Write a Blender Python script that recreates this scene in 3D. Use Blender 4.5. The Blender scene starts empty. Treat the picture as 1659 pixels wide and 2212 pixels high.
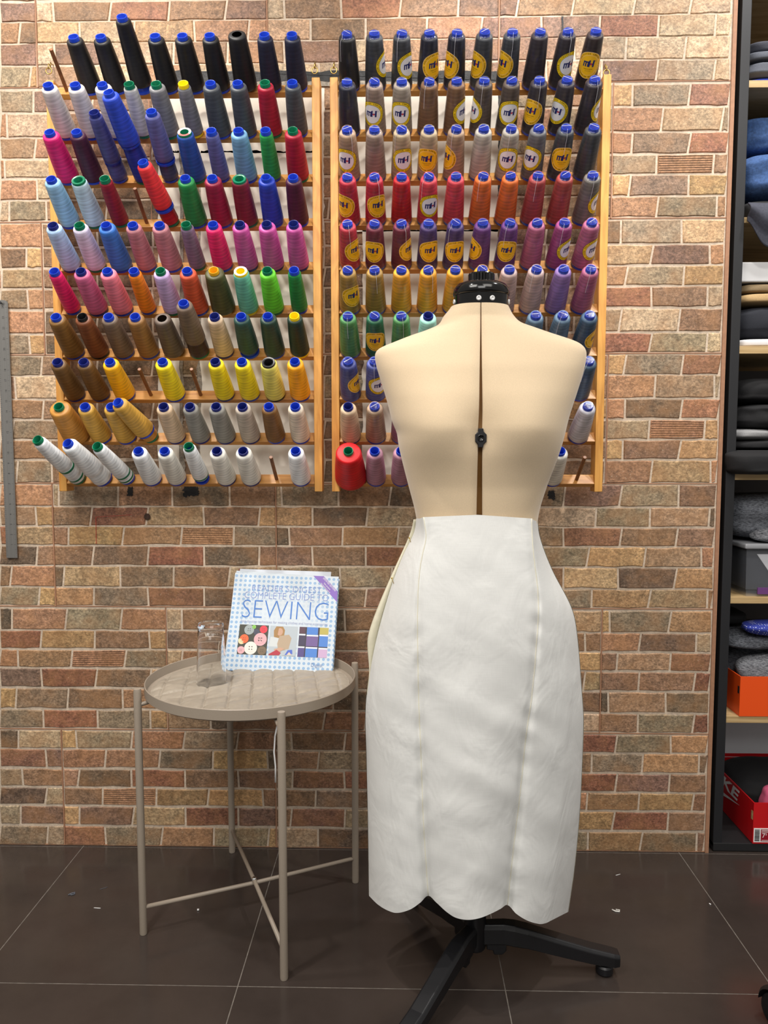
import bpy, math, random
from mathutils import Vector, Matrix, noise
R = math.radians
sin, cos, PI = math.sin, math.cos, math.pi
rnd = random.Random(7)
C = bpy.context.scene.collection

# ------------------------------------------------------------------ camera
F = 1665.0
TH = math.atan(132 / F)                       # pitched down
PS = math.atan(36.5 / F * cos(TH))            # turned a touch to the left
camd = bpy.data.cameras.new('camera')
camd.sensor_fit = 'VERTICAL'; camd.sensor_height = 36.0; camd.lens = 36.0 * F / 2212.0
camd.clip_start = 0.05; camd.clip_end = 60
cam = bpy.data.objects.new('camera', camd); C.objects.link(cam)
cam.location = (0, 0, 1.0); cam.rotation_euler = (R(90) - TH, 0, PS)
bpy.context.scene.camera = cam
CR = cam.rotation_euler.to_matrix()

def W(px, py, Y):
    """point of the place seen at a photo position, at distance Y from the viewer's wall-parallel plane"""
    d = CR @ Vector(((px - 829.5) / F, -(py - 1106) / F, -1.0))
    k = Y / d.y
    return Vector((d.x * k, Y, 1.0 + d.z * k))

def lerp(a, b, t): return a + (b - a) * t
def interp(pts, x):
    if x <= pts[0][0]: return pts[0][1]
    for (a, b), (c, d) in zip(pts, pts[1:]):
        if x <= c: return b + (d - b) * (x - a) / (c - a)
    return pts[-1][1]
def smooth_interp(pts, x):
    """Catmull-Rom through the points"""
    n = len(pts)
    if x <= pts[0][0]: return pts[0][1]
    if x >= pts[-1][0]: return pts[-1][1]
    for i in range(n - 1):
        if x <= pts[i + 1][0]:
            x0, y0 = pts[i]; x1, y1 = pts[i + 1]
            t = (x - x0) / (x1 - x0)
            def slope(j):
                a = max(j - 1, 0); b = min(j + 1, n - 1)
                return (pts[b][1] - pts[a][1]) / (pts[b][0] - pts[a][0])
            m0 = slope(i) * (x1 - x0); m1 = slope(i + 1) * (x1 - x0)
            t2 = t * t; t3 = t2 * t
            return (2*t3 - 3*t2 + 1)*y0 + (t3 - 2*t2 + t)*m0 + (-2*t3 + 3*t2)*y1 + (t3 - t2)*m1

# ------------------------------------------------------------------ colours and materials
def lin(c):
    c /= 255.0
    return c / 12.92 if c <= 0.04045 else ((c + 0.055) / 1.055) ** 2.4
def S(r, g, b): return (lin(r), lin(g), lin(b), 1.0)

def mat(name, col=(.8, .8, .8, 1), rough=.5, metal=0.0, spec=.5, **kw):
    m = bpy.data.materials.new(name); m.use_nodes = True
    b = m.node_tree.nodes['Principled BSDF']
    b.inputs['Base Color'].default_value = col
    b.inputs['Roughness'].default_value = rough
    b.inputs['Metallic'].default_value = metal
    b.inputs['Specular IOR Level'].default_value = spec
    for k, v in kw.items(): b.inputs[k.replace('_', ' ')].default_value = v
    return m
def N(m, t, **kw):
    n = m.node_tree.nodes.new(t)
    for k, v in kw.items(): setattr(n, k, v)
    return n
def L(m, a, b): m.node_tree.links.new(a, b)
def bsdf(m): return m.node_tree.nodes['Principled BSDF']
def mth(m, op, a, b=None, c=None):
    n = N(m, 'ShaderNodeMath', operation=op)
    for i, v in enumerate((a, b, c)):
        if v is None: continue
        if isinstance(v, (int, float)): n.inputs[i].default_value = v
        else: L(m, v, n.inputs[i])
    return n.outputs[0]
def coords(m, kind='Object', scale=(1, 1, 1), rot=(0, 0, 0)):
    t = N(m, 'ShaderNodeTexCoord'); mp = N(m, 'ShaderNodeMapping')
    mp.inputs['Scale'].default_value = scale; mp.inputs['Rotation'].default_value = rot
    L(m, t.outputs[kind], mp.inputs[0]); return mp.outputs[0]
def noise_tex(m, vec, scale, detail=4, rough=.6, dist=0):
    n = N(m, 'ShaderNodeTexNoise'); n.inputs['Scale'].default_value = scale
    n.inputs['Detail'].default_value = detail; n.inputs['Roughness'].default_value = rough
    n.inputs['Distortion'].default_value = dist
    L(m, vec, n.inputs['Vector']); return n.outputs['Fac']
def ramp(m, fac, stops):
    r = N(m, 'ShaderNodeValToRGB'); e = r.color_ramp.elements
    while len(e) < len(stops): e.new(.5)
    for el, (p, c) in zip(e, stops): el.position = p; el.color = c
    L(m, fac, r.inputs[0]); return r.outputs[0]
def mix(m, fac, a, b, kind='MIX'):
    n = N(m, 'ShaderNodeMix', data_type='RGBA', blend_type=kind)
    for i, v in ((0, fac), (6, a), (7, b)):
        if isinstance(v, (int, float)): n.inputs[i].default_value = v
        elif isinstance(v, tuple): n.inputs[i].default_value = v
        else: L(m, v, n.inputs[i])
    return n.outputs[2]
def bump(m, h, strength=.3, dist=.002):
    b = N(m, 'ShaderNodeBump'); b.inputs['Strength'].default_value = strength
    b.inputs['Distance'].default_value = dist
    L(m, h, b.inputs['Height']); L(m, b.outputs[0], bsdf(m).inputs['Normal'])
def gray(v): return (v, v, v, 1)
def mottled(name, col, rough=.6, scale=40, amt=.25, bmp=.2, dist=.001, vec=(1, 1, 1), **kw):
    m = mat(name, col, rough, **kw)
    v = coords(m, 'Object', vec); f = noise_tex(m, v, scale, 5)
    g = ramp(m, f, [(.25, gray(1 - amt)), (.75, gray(1 + amt * .6))])
    L(m, mix(m, 1.0, col, g, 'MULTIPLY'), bsdf(m).inputs['Base Color'])
    if bmp: bump(m, f, bmp, dist)
    return m

_thread = {}
def thread_mat(cname, rgb):
    if cname in _thread: return _thread[cname]
    col = S(*rgb)
    m = mat('thread ' + cname, col, .46, spec=.38)
    uv = N(m, 'ShaderNodeUVMap'); sp = N(m, 'ShaderNodeSeparateXYZ'); L(m, uv.outputs[0], sp.inputs[0])
    u, v = sp.outputs[0], sp.outputs[1]
    a = mth(m, 'ADD', mth(m, 'MULTIPLY', u, 12.566), mth(m, 'MULTIPLY', v, 330))
    b = mth(m, 'SUBTRACT', mth(m, 'MULTIPLY', u, 18.85), mth(m, 'MULTIPLY', v, 395))
    w = mth(m, 'MULTIPLY', mth(m, 'SINE', a), mth(m, 'SINE', b))
    nf = noise_tex(m, coords(m, 'Object', (10, 10, 420), (R(15), R(11), 0)), 1.0, 5, .75, .25)
    h = mth(m, 'ADD', mth(m, 'MULTIPLY', w, .11), mth(m, 'MULTIPLY', nf, .66))
    g = ramp(m, h, [(.18, gray(.74)), (.33, gray(1.0)), (.48, gray(1.26))])
    L(m, mix(m, 1.0, col, g, 'MULTIPLY'), bsdf(m).inputs['Base Color'])
    bump(m, h, .22, .0010)
    _thread[cname] = m
    return m

def wood(name, c1, c2, vec, rough=.42):
    m = mat(name, c1, rough)
    f = noise_tex(m, coords(m, 'Object', vec), 5, 5, .6, .6)
    L(m, ramp(m, f, [(.3, c2), (.62, c1)]), bsdf(m).inputs['Base Color'])
    bump(m, f, .08, .001)
    return m

M = {}
M['blue'] = mat('blue core plastic', S(28, 66, 190), .3)
M['green'] = mat('green core plastic', S(8, 112, 78), .3)
M['yellow'] = mat('yellow core plastic', S(246, 212, 20), .3)
M['black'] = mat('black core plastic', S(22, 22, 24), .3)
M['navy'] = mat('dark blue core plastic', S(28, 40, 120), .3)
M['gold'] = mat('mustard core plastic', S(226, 168, 22), .35)
M['wood_v'] = wood('honey pine upright', S(222, 164, 84), S(188, 126, 54), (14, 14, 1.2))
M['wood_h'] = wood('honey pine rail', S(204, 148, 76), S(166, 108, 48), (1.2, 14, 14))  # same pine, darker: the shading of the rails is put into the colour
M['peg'] = wood('brown peg wood', S(140, 88, 48), S(104, 62, 32), (8, 8, 2))
M['brass'] = mat('brass hook', S(190, 160, 90), .3, 1.0)
M['blackgloss'] = mat('black gloss plastic', S(14, 14, 15), .12)
M['blackplastic'] = mottled('black leg plastic', S(24, 24, 27), .38, 400, .2, .15, .0003)
M['rivet'] = mat('white rivet', S(214, 214, 214), .3)
M['steel'] = mat('bright screw', S(205, 205, 205), .25, 1.0)
M['taupe'] = mottled('taupe powder coat', S(156, 144, 130), .42, 600, .06, .05, .0002)
M['oak'] = wood('light oak shelf', S(200, 172, 126), S(168, 138, 92), (1.0, 9, 30), .5)
M['darkmetal'] = mottled('black shelf frame', S(25, 26, 30), .6, 200, .12, .05, .0003)
M['nearblack'] = mat('black shelf back', S(26, 26, 28), .6)
M['white'] = mat('white plastic', S(240, 240, 240), .45)

# torso jersey, skirt calico
M['jersey'] = mottled('cream jersey', S(216, 194, 162), .9, 700, .10, .25, .0006, Sheen_Weight=.25)
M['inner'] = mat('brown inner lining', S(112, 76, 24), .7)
def calico(name, col):
    m = mat(name, col, .85)
    v = coords(m, 'Object')
    w1 = noise_tex(m, coords(m, 'Object', (900, 900, 40)), 1, 2); w2 = noise_tex(m, coords(m, 'Object', (40, 40, 900)), 1, 2)
    h = mth(m, 'ADD', w1, w2)
    g = ramp(m, mth(m, 'MULTIPLY', h, .5), [(.3, gray(.95)), (.7, gray(1.03))])
    L(m, mix(m, 1.0, col, g, 'MULTIPLY'), bsdf(m).inputs['Base Color'])
    big = noise_tex(m, coords(m, 'Object', (9, 9, 6), (0, R(35), 0)), 1.6, 3, .5, .8)
    bump(m, mth(m, 'ADD', mth(m, 'MULTIPLY', h, .02), big), .30, .012)
    return m
M['calico'] = calico('white calico', S(225, 226, 224))
M['cream'] = calico('cream calico reverse', S(218, 213, 190))
M['seam'] = mat('seam stitching', S(226, 222, 204), .8)

# brick wall
def brick_material():
    m = mat('printed brick tile', rough=.55, spec=.35)
    at = N(m, 'ShaderNodeAttribute', attribute_name='col')
    v = coords(m, 'Object')
    f1 = noise_tex(m, v, 55, 5, .65, .3); f2 = noise_tex(m, coords(m, 'Object', (1, 1, 1.3)), 185, 6, .75)
    f3 = noise_tex(m, v, 17, 3)
    g = ramp(m, f1, [(.3, gray(.66)), (.5, gray(.98)), (.7, gray(1.28))])
    c = mix(m, 1.0, at.outputs['Color'], g, 'MULTIPLY')
    g2 = ramp(m, f2, [(.36, gray(.46)), (.5, gray(1.0)), (.61, gray(1.6))])
    c = mix(m, .85, c, g2, 'MULTIPLY')
    c = mix(m, ramp(m, f3, [(.42, gray(0)), (.66, gray(.38))]), c, S(176, 128, 84))
    sp = ramp(m, noise_tex(m, v, 320, 2, .5), [(.68, gray(0)), (.74, gray(.5))])
    c = mix(m, sp, c, S(222, 206, 184))
    L(m, c, bsdf(m).inputs['Base Color'])
    bump(m, mth(m, 'ADD', f1, mth(m, 'MULTIPLY', f2, .8)), .34, .003)
    return m
M['brick'] = brick_material()
M['mortar'] = mottled('mortar', S(206, 188, 168), .8, 120, .28, .5, .003)
M['grout'] = mottled('terracotta grout', S(166, 122, 94), .7, 90, .2, .2, .001)
M['plaster'] = mottled('bare white plaster', S(222, 216, 204), .8, 26, .10, .2, .001)
M['tar'] = mottled('black adhesive', S(22, 22, 24), .6, 90, .5, .6, .004)
M['chip'] = mottled('grey chipped edge', S(150, 142, 130), .85, 160, .6, .6, .004)

# floor
def floor_material():
    m = mat('brown black floor tile', S(58, 50, 46), .16, spec=.42)
    v = coords(m, 'Object'); f = noise_tex(m, v, 7, 6, .65); f2 = noise_tex(m, v, 240, 2)
    L(m, mix(m, f, S(48, 41, 38), S(68, 60, 56)), bsdf(m).inputs['Base Color'])
    L(m, mth(m, 'ADD', .10, mth(m, 'MULTIPLY', f, .16)), bsdf(m).inputs['Roughness'])
    return m
M['floor'] = floor_material()
M['floorgrout'] = mottled('light floor grout', S(124, 117, 110), .8, 60, .5, .1)

# ------------------------------------------------------------------ mesh builder
class MB:
    def __init__(s): s.v = []; s.f = []; s.m = []; s.uv = {}; s.col = None; s.c = []
    def add(s, verts, faces, mi=0, col=None):
        o = len(s.v); s.v += [tuple(v) for v in verts]
        for f in faces: s.f.append(tuple(i + o for i in f)); s.m.append(mi); s.c.append(col)
        return s
    def box(s, x0, x1, y0, y1, z0, z1, mi=0, T=None):
        vs = [Vector((x, y, z)) for z in (z0, z1) for y in (y0, y1) for x in (x0, x1)]
        if T: vs = [T @ v for v in vs]
        return s.add(vs, [(0, 2, 3, 1), (4, 5, 7, 6), (0, 1, 5, 4), (2, 6, 7, 3), (0, 4, 6, 2), (1, 3, 7, 5)], mi)
    def lathe(s, prof, n=40, mi=0, T=None, uv=True, closed=False):
        o = len(s.v); k = len(prof); vs = []
        for i in range(n):
            a = 2 * PI * i / n
            for r, z in prof: vs.append(Vector((r * cos(a), r * sin(a), z)))
        if T: vs = [T @ v for v in vs]
        s.v += [tuple(v) for v in vs]
        for i in range(n):
            j = (i + 1) % n
            for q in range(k if closed else k - 1):
                q2 = (q + 1) % k
                s.f.append((o + i*k + q, o + j*k + q, o + j*k + q2, o + i*k + q2)); s.m.append(mi); s.c.append(None)
                if uv: s.uv[len(s.f) - 1] = [(i/n, prof[q][1]), ((i+1)/n, prof[q][1]), ((i+1)/n, prof[q2][1]), (i/n, prof[q2][1])]
        return s
    def disc(s, r, z, n=40, mi=0, T=None, up=True):
        vs = [Vector((r*cos(2*PI*i/n), r*sin(2*PI*i/n), z)) for i in range(n)]
        if T: vs = [T @ v for v in vs]
        return s.add(vs, [tuple(range(n)) if up else tuple(range(n))[::-1]], mi)
    def tube(s, pts, r, n=12, mi=0, cap=True):
        pts = [Vector(p) for p in pts]; rs = r if isinstance(r, (list, tuple)) else [r]*len(pts)
        o = len(s.v); up = None
        for i, p in enumerate(pts):
            t = (pts[min(i+1, len(pts)-1)] - pts[max(i-1, 0)]).normalized()
            if up is None:
                up = t.orthogonal().normalized()
            up = (up - t * up.dot(t)).normalized(); w = t.cross(up)
            for k in range(n):
                a = 2*PI*k/n; s.v.append(tuple(p + (up*cos(a) + w*sin(a))*rs[i]))
        for i in range(len(pts)-1):
            for k in range(n):
                l = (k+1) % n
                s.f.append((o+i*n+k, o+i*n+l, o+(i+1)*n+l, o+(i+1)*n+k)); s.m.append(mi); s.c.append(None)
        if cap:
            s.f.append(tuple(o+k for k in range(n))[::-1]); s.m.append(mi); s.c.append(None)
            b = o+(len(pts)-1)*n
            s.f.append(tuple(b+k for k in range(n))); s.m.append(mi); s.c.append(None)
        return s
    def loft(s, rings, mi=0, caps=True, closed=True):
        o = len(s.v); n = len(rings[0])
        for r in rings: s.v += [tuple(p) for p in r]
        for i in range(len(rings)-1):
            for k in range(n if closed else n-1):
                l = (k+1) % n
                s.f.append((o+i*n+k, o+i*n+l, o+(i+1)*n+l, o+(i+1)*n+k)); s.m.append(mi); s.c.append(None)
        if caps:
            s.f.append(tuple(o+k for k in range(n))[::-1]); s.m.append(mi); s.c.append(None)
            b = o+(len(rings)-1)*n
            s.f.append(tuple(b+k for k in range(n))); s.m.append(mi); s.c.append(None)
        return s
    def grid(s, fn, nu, nv, mi=0):
        return s.add([fn(i/nu, j/nv) for j in range(nv+1) for i in range(nu+1)],
                     [(j*(nu+1)+i, j*(nu+1)+i+1, (j+1)*(nu+1)+i+1, (j+1)*(nu+1)+i) for j in range(nv) for i in range(nu)], mi)
    def prism(s, poly, fn0, fn1, mi=0):
        n = len(poly); a = [fn0(*p) for p in poly]; b = [fn1(*p) for p in poly]
        return s.add(a + b, [tuple(range(n))[::-1], tuple(range(n, 2*n))] + [(i, (i+1) % n, n+(i+1) % n, n+i) for i in range(n)], mi)
    def build(s, name, mats, parent=None, smooth=False, bevel=0, subsurf=0, solid=0, auto=None):
        me = bpy.data.meshes.new(name); me.from_pydata(s.v, [], s.f)
        if not isinstance(mats, (list, tuple)): mats = [mats]
        for m in mats: me.materials.append(m)
        me.polygons.foreach_set('material_index', s.m)
        if s.uv:
            ul = me.uv_layers.new(name='UVMap')
            for p in me.polygons:
                if p.index in s.uv:
                    for li, t in zip(p.loop_indices, s.uv[p.index]): ul.data[li].uv = t
        if any(c is not None for c in s.c):
            ca = me.color_attributes.new('col', 'FLOAT_COLOR', 'CORNER')
            for p in me.polygons:
                c = s.c[p.index] or (.5, .5, .5, 1)
                for li in p.loop_indices: ca.data[li].color = c
        if smooth: me.polygons.foreach_set('use_smooth', [True]*len(me.polygons))
        me.update()
        if smooth and auto: me.set_sharp_from_angle(angle=R(auto))
        return link(name, me, parent, bevel, subsurf, solid)
def link(name, me, parent=None, bevel=0, subsurf=0, solid=0):
    o = bpy.data.objects.new(name, me); C.objects.link(o)
    if parent: o.parent = parent
    if solid: q = o.modifiers.new('solid', 'SOLIDIFY'); q.thickness = solid; q.offset = 0
    if bevel: q = o.modifiers.new('bevel', 'BEVEL'); q.width = bevel; q.segments = 2; q.limit_method = 'ANGLE'
    if subsurf: q = o.modifiers.new('sub', 'SUBSURF'); q.levels = subsurf; q.render_levels = subsurf
    return o
def tag(o, label, cat, group=None):
    o['label'] = label; o['category'] = cat
    if group: o['group'] = group
    return o
def struct(o): o['kind'] = 'structure'; return o
def thing(name, label, cat, loc=(0, 0, 0), rot=(0, 0, 0), group=None):
    o = bpy.data.objects.new(name, None); C.objects.link(o); o.empty_display_size = .03
    o.location = loc; o.rotation_euler = rot
    return tag(o, label, cat, group)

_txt = {}
def text2d(s, size=1.0, align='CENTER', offset=0.0):
    key = (s, align, offset)
    if key not in _txt:
        cu = bpy.data.curves.new('t', 'FONT'); cu.body = s; cu.align_x = align; cu.align_y = 'CENTER'
        cu.resolution_u = 3; cu.offset = offset
        o = bpy.data.objects.new('t', cu); C.objects.link(o)
        bpy.context.view_layer.update()
        me = bpy.data.meshes.new_from_object(o.evaluated_get(bpy.context.evaluated_depsgraph_get()))
        _txt[key] = ([(v.co.x, v.co.y) for v in me.vertices], [tuple(p.vertices) for p in me.polygons])
        bpy.data.objects.remove(o); bpy.data.curves.remove(cu); bpy.data.meshes.remove(me)
    v, f = _txt[key]
    return [(x*size, y*size) for x, y in v], f

# ================================================================== SETTING
D = 1.87
XR = 0.768                                     # right end of the tiled wall
# ---- floor: half-metre tiles with thin grout
fb = MB(); g = .0010
xs = [.196 + .5*k for k in range(-6, 6)]; ys = [1.363 + .5*k for k in range(-7, 3)]
for i in range(len(xs)-1):
    for j in range(len(ys)-1):
        x0, x1, y0, y1 = xs[i]+g, xs[i+1]-g, ys[j]+g, ys[j+1]-g
        fb.add([(x0, y0, 0), (x1, y0, 0), (x1, y1, 0), (x0, y1, 0)], [(0, 1, 2, 3)], 0)
fb.add([(xs[0], ys[0], -.0004), (xs[-1], ys[0], -.0004), (xs[-1], ys[-1], -.0004), (xs[0], ys[-1], -.0004)], [(0, 1, 2, 3)], 1)
fb.box(xs[0], xs[-1], ys[0], ys[-1], -.06, -.001, 1)
struct(fb.build('floor', [M['floor'], M['floorgrout']]))

# ---- back wall of printed brick tiles
BC = dict(r=(138, 90, 70), e=(168, 124, 93), o=(184, 148, 102), b=(138, 108, 84), g=(146, 130, 106),
          t=(184, 160, 130), d=(104, 88, 72), p=(128, 98, 84))
def bcol(code):
    cs = [BC[c] for c in code if c in BC]
    q = rnd.uniform(.90, 1.09); v = [sum(c[k] for c in cs)/len(cs) * q * rnd.uniform(.985, 1.015) for k in range(3)]; gm = sum(v)/3; v = [lerp(gm, c, .96) for c in v]; v = [lerp(c, k, .10) for c, k in zip(v, (150, 122, 96))]
    return S(*v)
ROWS = """
-110 -62 0 e 78 t 115 b 238 g 365 e 490 b 577 t 614 b 740 e 865 b 990 p 1078 t 1238 b 1370 t 1492 g 1580
-58 -6 0 b 78 g 172 t 290 b 420 e 537 p 577 b 671 g 790 e 922 b 1040 p 1079 t 1170 p 1295 t 1422 g 1545 t 1580
-2 40 0 p 78 t 115 b 238 r 365 be 488 p 577 t 614 b 737 r 865 b 990 p 1078 p 1118 b 1238 t 1370 t 1492 t 1580
41 87 0 e 42 b 79 ot 172 t 290 ob 420 e 537 e 577 te 671 b 790 eb 922 ep 1040 p 1079 p 1170 p 1295 r 1422 t 1545 t 1580
88 135 0 p 79 t 118 pb 242 t 375 b 492 e 577 b 614 p 735 t 800 e 920 p 1078 p 1240 g 1352 t 1480 t 1577
137 183 0 gt 65 o 80 bt 190 t 300 e 430 g 577 t 690 g 810 b 930 t 1060 p 1180 t 1300 p 1419 g 1543 t 1577
190 236 0 g 72 p 200 b 330 e 450 b 580 g 690 b 830 p 950 b 1080 g 1200 b 1322 o 1366 g 1489 pr 1578
240 290 0 e 15 t 130 b 260 g 380 b 500 e 620 b 740 p 860 g 980 b 1100 e 1210 g 1322 e 1430 bt 1560 g 1578
293 337 0 eg 76 e 200 b 330 g 450 e 580 bs 690 g 830 b 950 p 1080 g 1200 b 1322 e 1365 gb 1489 r 1577
341 380 0 e 10 gt 130 b 250 d 370 b 500 g 620 b 740 d 860 b 980 g 1100 e 1210 b 1322 g 1418 es 1541 b 1575
384 427 0 e 80 t 200 b 330 d 450 g 580 d 690 b 830 g 950 b 1080 d 1200 b 1322 o 1360 pg 1487 o 1575
430 473 0 t 20 g 100 b 230 d 350 b 470 g 590 d 710 b 830 d 950 b 1080 b 1200 d 1320 e 1420 g 1548 e 1572
480 530 0 e 92 b 210 d 330 b 450 g 580 o 700 b 820 d 940 b 1060 p 1180 d 1341 g 1472 ot 1570
533 575 0 b 57 o 93 b 210 d 330 b 450 g 580 d 700 b 820 d 940 b 1060 b 1180 b 1290 ot 1408 p 1533 e 1568
579 619 4 og 94 b 210 d 330 b 450 g 580 b 700 d 820 d 940 b 1060 d 1180 b 1240 ob 1353 g 1477 o 1567
623 665 0 bg 60 e 95 b 210 b 330 b 450 g 580 b 700 d 820 d 940 b 1060 d 1180 b 1290 r 1407 b 1528 t 1565
670 718 0 e 97 d 210 d 330 b 450 g 580 b 700 g 820 d 940 b 1060 d 1180 b 1240 g 1340 t 1467 b 1562
722 763 0 g 64 o 98 d 210 b 330 d 450 g 580 b 700 b 820 d 940 b 1060 d 1180 b 1290 r 1405 g 1527 t 1562
768 810 0 g 90 b 210 d 330 g 450 g 580 b 700 d 820 d 940 b 1060 d 1180 b 1290 e 1312 o 1350 g 1474 er 1560
812 860 0 b 33 t 130 d 250 b 370 d 490 g 610 b 700 g 820 d 940 b 1060 d 1180 b 1312 e 1415 bt 1543 g 1558
863 904 0 be 93 b 210 d 330 b 450 g 580 e 700 b 820 d 940 b 1060 d 1180 o 1310 e 1350 db 1472 re 1557
908 948 0 b 28 g 130 b 250 d 370 d 490 g 610 b 700 d 820 d 940 b 1060 d 1190 d 1309 g 1402 es 1522 o 1555
951 991 0 eb 110 d 230 b 350 d 470 b 590 b 700 p 820 d 940 b 1060 d 1180 b 1308 o 1345 bp 1468 oe 1553
995 1042 0 t 37 g 112 b 230 d 350 d 470 b 590 g 700 d 820 d 940 b 1060 d 1180 b 1306 be 1407 go 1535 e 1552
1047 1093 0 e 115 t 127 g 255 be 372 gd 496 b 596 t 608 g 731 b 843 d 960 b 1080 g 1219 p 1341 gt 1466 b 1547
1096 1136 0 bg 78 o 115 b 197 r 318 ot 440 b 560 o 596 oe 675 d 793 t 910 b 1040 g 1160 t 1287 g 1404 et 1532 d 1546
1139 1178 0 r 28 og 116 b 148 o 266 ob 392 es 505 g 597 d 625 b 740 ob 860 g 980 b 1100 bg 1217 re 1341 b 1462 bp 1543
1181 1222 0 d 80 rt 117 b 201 bd 320 r 441 d 560 rg 598 pd 675 b 790 r 910 b 1030 d 1150 g 1270 o 1393 et 1515 e 1542
1225 1268 0 b 24 e 118 d 138 ot 260 gb 375 b 495 g 610 g 735 g 845 d 960 b 1080 b 1217 to 1335 dp 1459 eo 1541
1271 1310 0 g 85 o 120 eo 203 g 320 rb 441 d 560 b 600 d 675 bg 790 p 910 b 1030 d 1150 g 1278 bo 1403 go 1528 b 1540
1317 1362 0 d 26 eb 143 g 262 e 360 t 393 db 510 b 630 d 745 b 860 d 980 b 1100 d 1220 to 1299 o 1317 g 1447 eo 1540
1365 1403 0 r 89 o 205 b 323 o 361 dp 480 b 600 d 720 b 840 b 960 d 1080 b 1264 b 1298 e 1382 pd 1504 t 1538
1407 1444 0 e 39 ob 155 es 271 g 361 t 393 e 480 b 600 b 720 p 840 b 960 d 1080 b 1200 o 1298 b 1333 te 1448 re 1537
1448 1487 0 pd 90 r 208 db 325 t 361 b 480 d 600 b 720 b 840 b 960 d 1080 b 1262 og 1297 pb 1380 b 1500 r 1536
1491 1533 0 o 35 gb 147 b 265 eb 361 b 480 d 600 b 720 d 840 b 960 d 1080 b 1200 bp 1297 d 1314 te 1438 bg 1535
1537 1576 0 g 94 r 211 g 325 o 362 bt 455 d 500 b 610 b 700 rb 790 b 960 d 1080 b 1200 t 1296 b 1378 g 1498 r 1534
1582 1620 0 d 40 t 134 o 165 gt 285 re 398 g 513 eb 595 g 630 bd 745 rd 860 d 980 b 1100 b 1200 r 1331 g 1449 oe 1532
1623 1662 0 pr 100 p 136 e 228 eb 345 gd 460 o 578 d 596 b 688 gt 800 b 920 d 1040 b 1160 b 1278 g 1388 oe 1510 d 1530
1666 1703 0 g 49 b 138 rt 170 bd 284 r 400 b 515 p 597 g 632 br 744 r 860 b 980 d 1100 b 1200 r 1331 p 1446 b 1528
1707 1743 0 pd 100 gt 139 b 222 es 338 ob 450 o 568 b 597 b 682 gp 800 b 920 d 1040 b 1160 e 1268 ob 1380 o 1497 rb 1527
1747 1786 0 g 45 p 139 o 172 pb 288 og 401 r 515 p 597 b 629 rp 745 g 860 b 980 d 1100 b 1200 o 1325 r 1443 pb 1525
1790 1829 0 dg 103 tg 140 er 228 g 350 be 462 g 580 o 598 t 687 d 800 b 920 d 1040 b 1160 g 1270 bo 1385 gd 1505 p 1524
"""
Yb = D
wb = MB()
wb.add([(-2.2, Yb, 0), (XR, Yb, 0), (XR, Yb, 2.7), (-2.2, Yb, 2.7)], [(0, 1, 2, 3)], 1)
wb.add([(XR, Yb, 0), (XR, Yb+.35, 0), (XR, Yb+.35, 2.7), (XR, Yb, 2.7)], [(0, 1, 2, 3)], 1)
H = .0022; BV = .0024
def brick(x0, x1, z0, z1, code, sl=0.0, sr=0.0):
    col = bcol(code); j = .0028
    k = max(3, int((x1-x0)/.02))
    low = []; up = []
    ph = rnd.uniform(0, 9)
    for i in range(k+1):
        t = i/k
        low.append((lerp(x0+sl*-.5, x1+sr*-.5, t), z0 + noise.noise((x0*9+t*3, z0*7, ph))*j))
        up.append((lerp(x0+sl*.5, x1+sr*.5, t), z1 + noise.noise((x0*9+t*3, z1*7, ph+5))*j))
    outer = low + up[::-1]
    cx = (x0+x1)/2; cz = (z0+z1)/2
    def inset(p):
        dx = BV*1.3 if p[0] < cx else -BV*1.3
        dz = BV if p[1] < cz else -BV
        return (p[0] + dx*min(1, abs(p[0]-cx)/((x1-x0)/2)), p[1]+dz)
    n = len(outer)
    inner = [inset(p) for p in outer]
    h = H * rnd.uniform(.7, 1.25)
    vs = [(p[0], Yb+.0005, p[1]) for p in outer] + [(p[0], Yb-h, p[1]) for p in inner]
    fs = [(i, (i+1) % n, n+(i+1) % n, n+i) for i in range(n)]
    for i in range(k): fs.append((n+i, n+i+1, n+(2*k+1-i-1), n+(2*k+1-i)))
    if 's' in code:                            # ribbed face
        wb.add(vs, fs[:n], 0, col)
        rows = 14
        for q in range(rows):
            a, b = q/rows, (q+1)/rows; dd = .0012*(q % 2)
            c2 = tuple(c*(1.12 if q % 2 == 0 else .72) for c in col[:3]) + (1,)
            wb.add([(lerp(inner[0][0], inner[n-1][0], a), Yb-h+dd, lerp(inner[0][1], inner[n-1][1], a)), (lerp(inner[k][0], inner[k+1][0], a), Yb-h+dd, lerp(inner[k][1], inner[k+1][1], a)),
                    (lerp(inner[k][0], inner[k+1][0], b), Yb-h+dd, lerp(inner[k][1], inner[k+1][1], b)), (lerp(inner[0][0], inner[n-1][0], b), Yb-h+dd, lerp(inner[0][1], inner[n-1][1], b))], [(0, 1, 2, 3)], 0, c2)
    else:
        wb.add(vs, fs, 0, col)
TILES = {0: (-110, 183, (78, 577, 1078)), 1: (187, 476, (-160, 325, 825, 1322)), 2: (478, 765, (93, 580, 1070)), 3: (767, 1044, (-140, 345, 830, 1311)),
         4: (1046, 1312, (117, 597, 1070)), 5: (1314, 1579, (-110, 361, 830, 1298)), 6: (1581, 1830, (137, 596, 1060))}
joint_px = {k: v[2] for k, v in TILES.items()}
rows = [l.split() for l in ROWS.strip().splitlines()]
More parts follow.
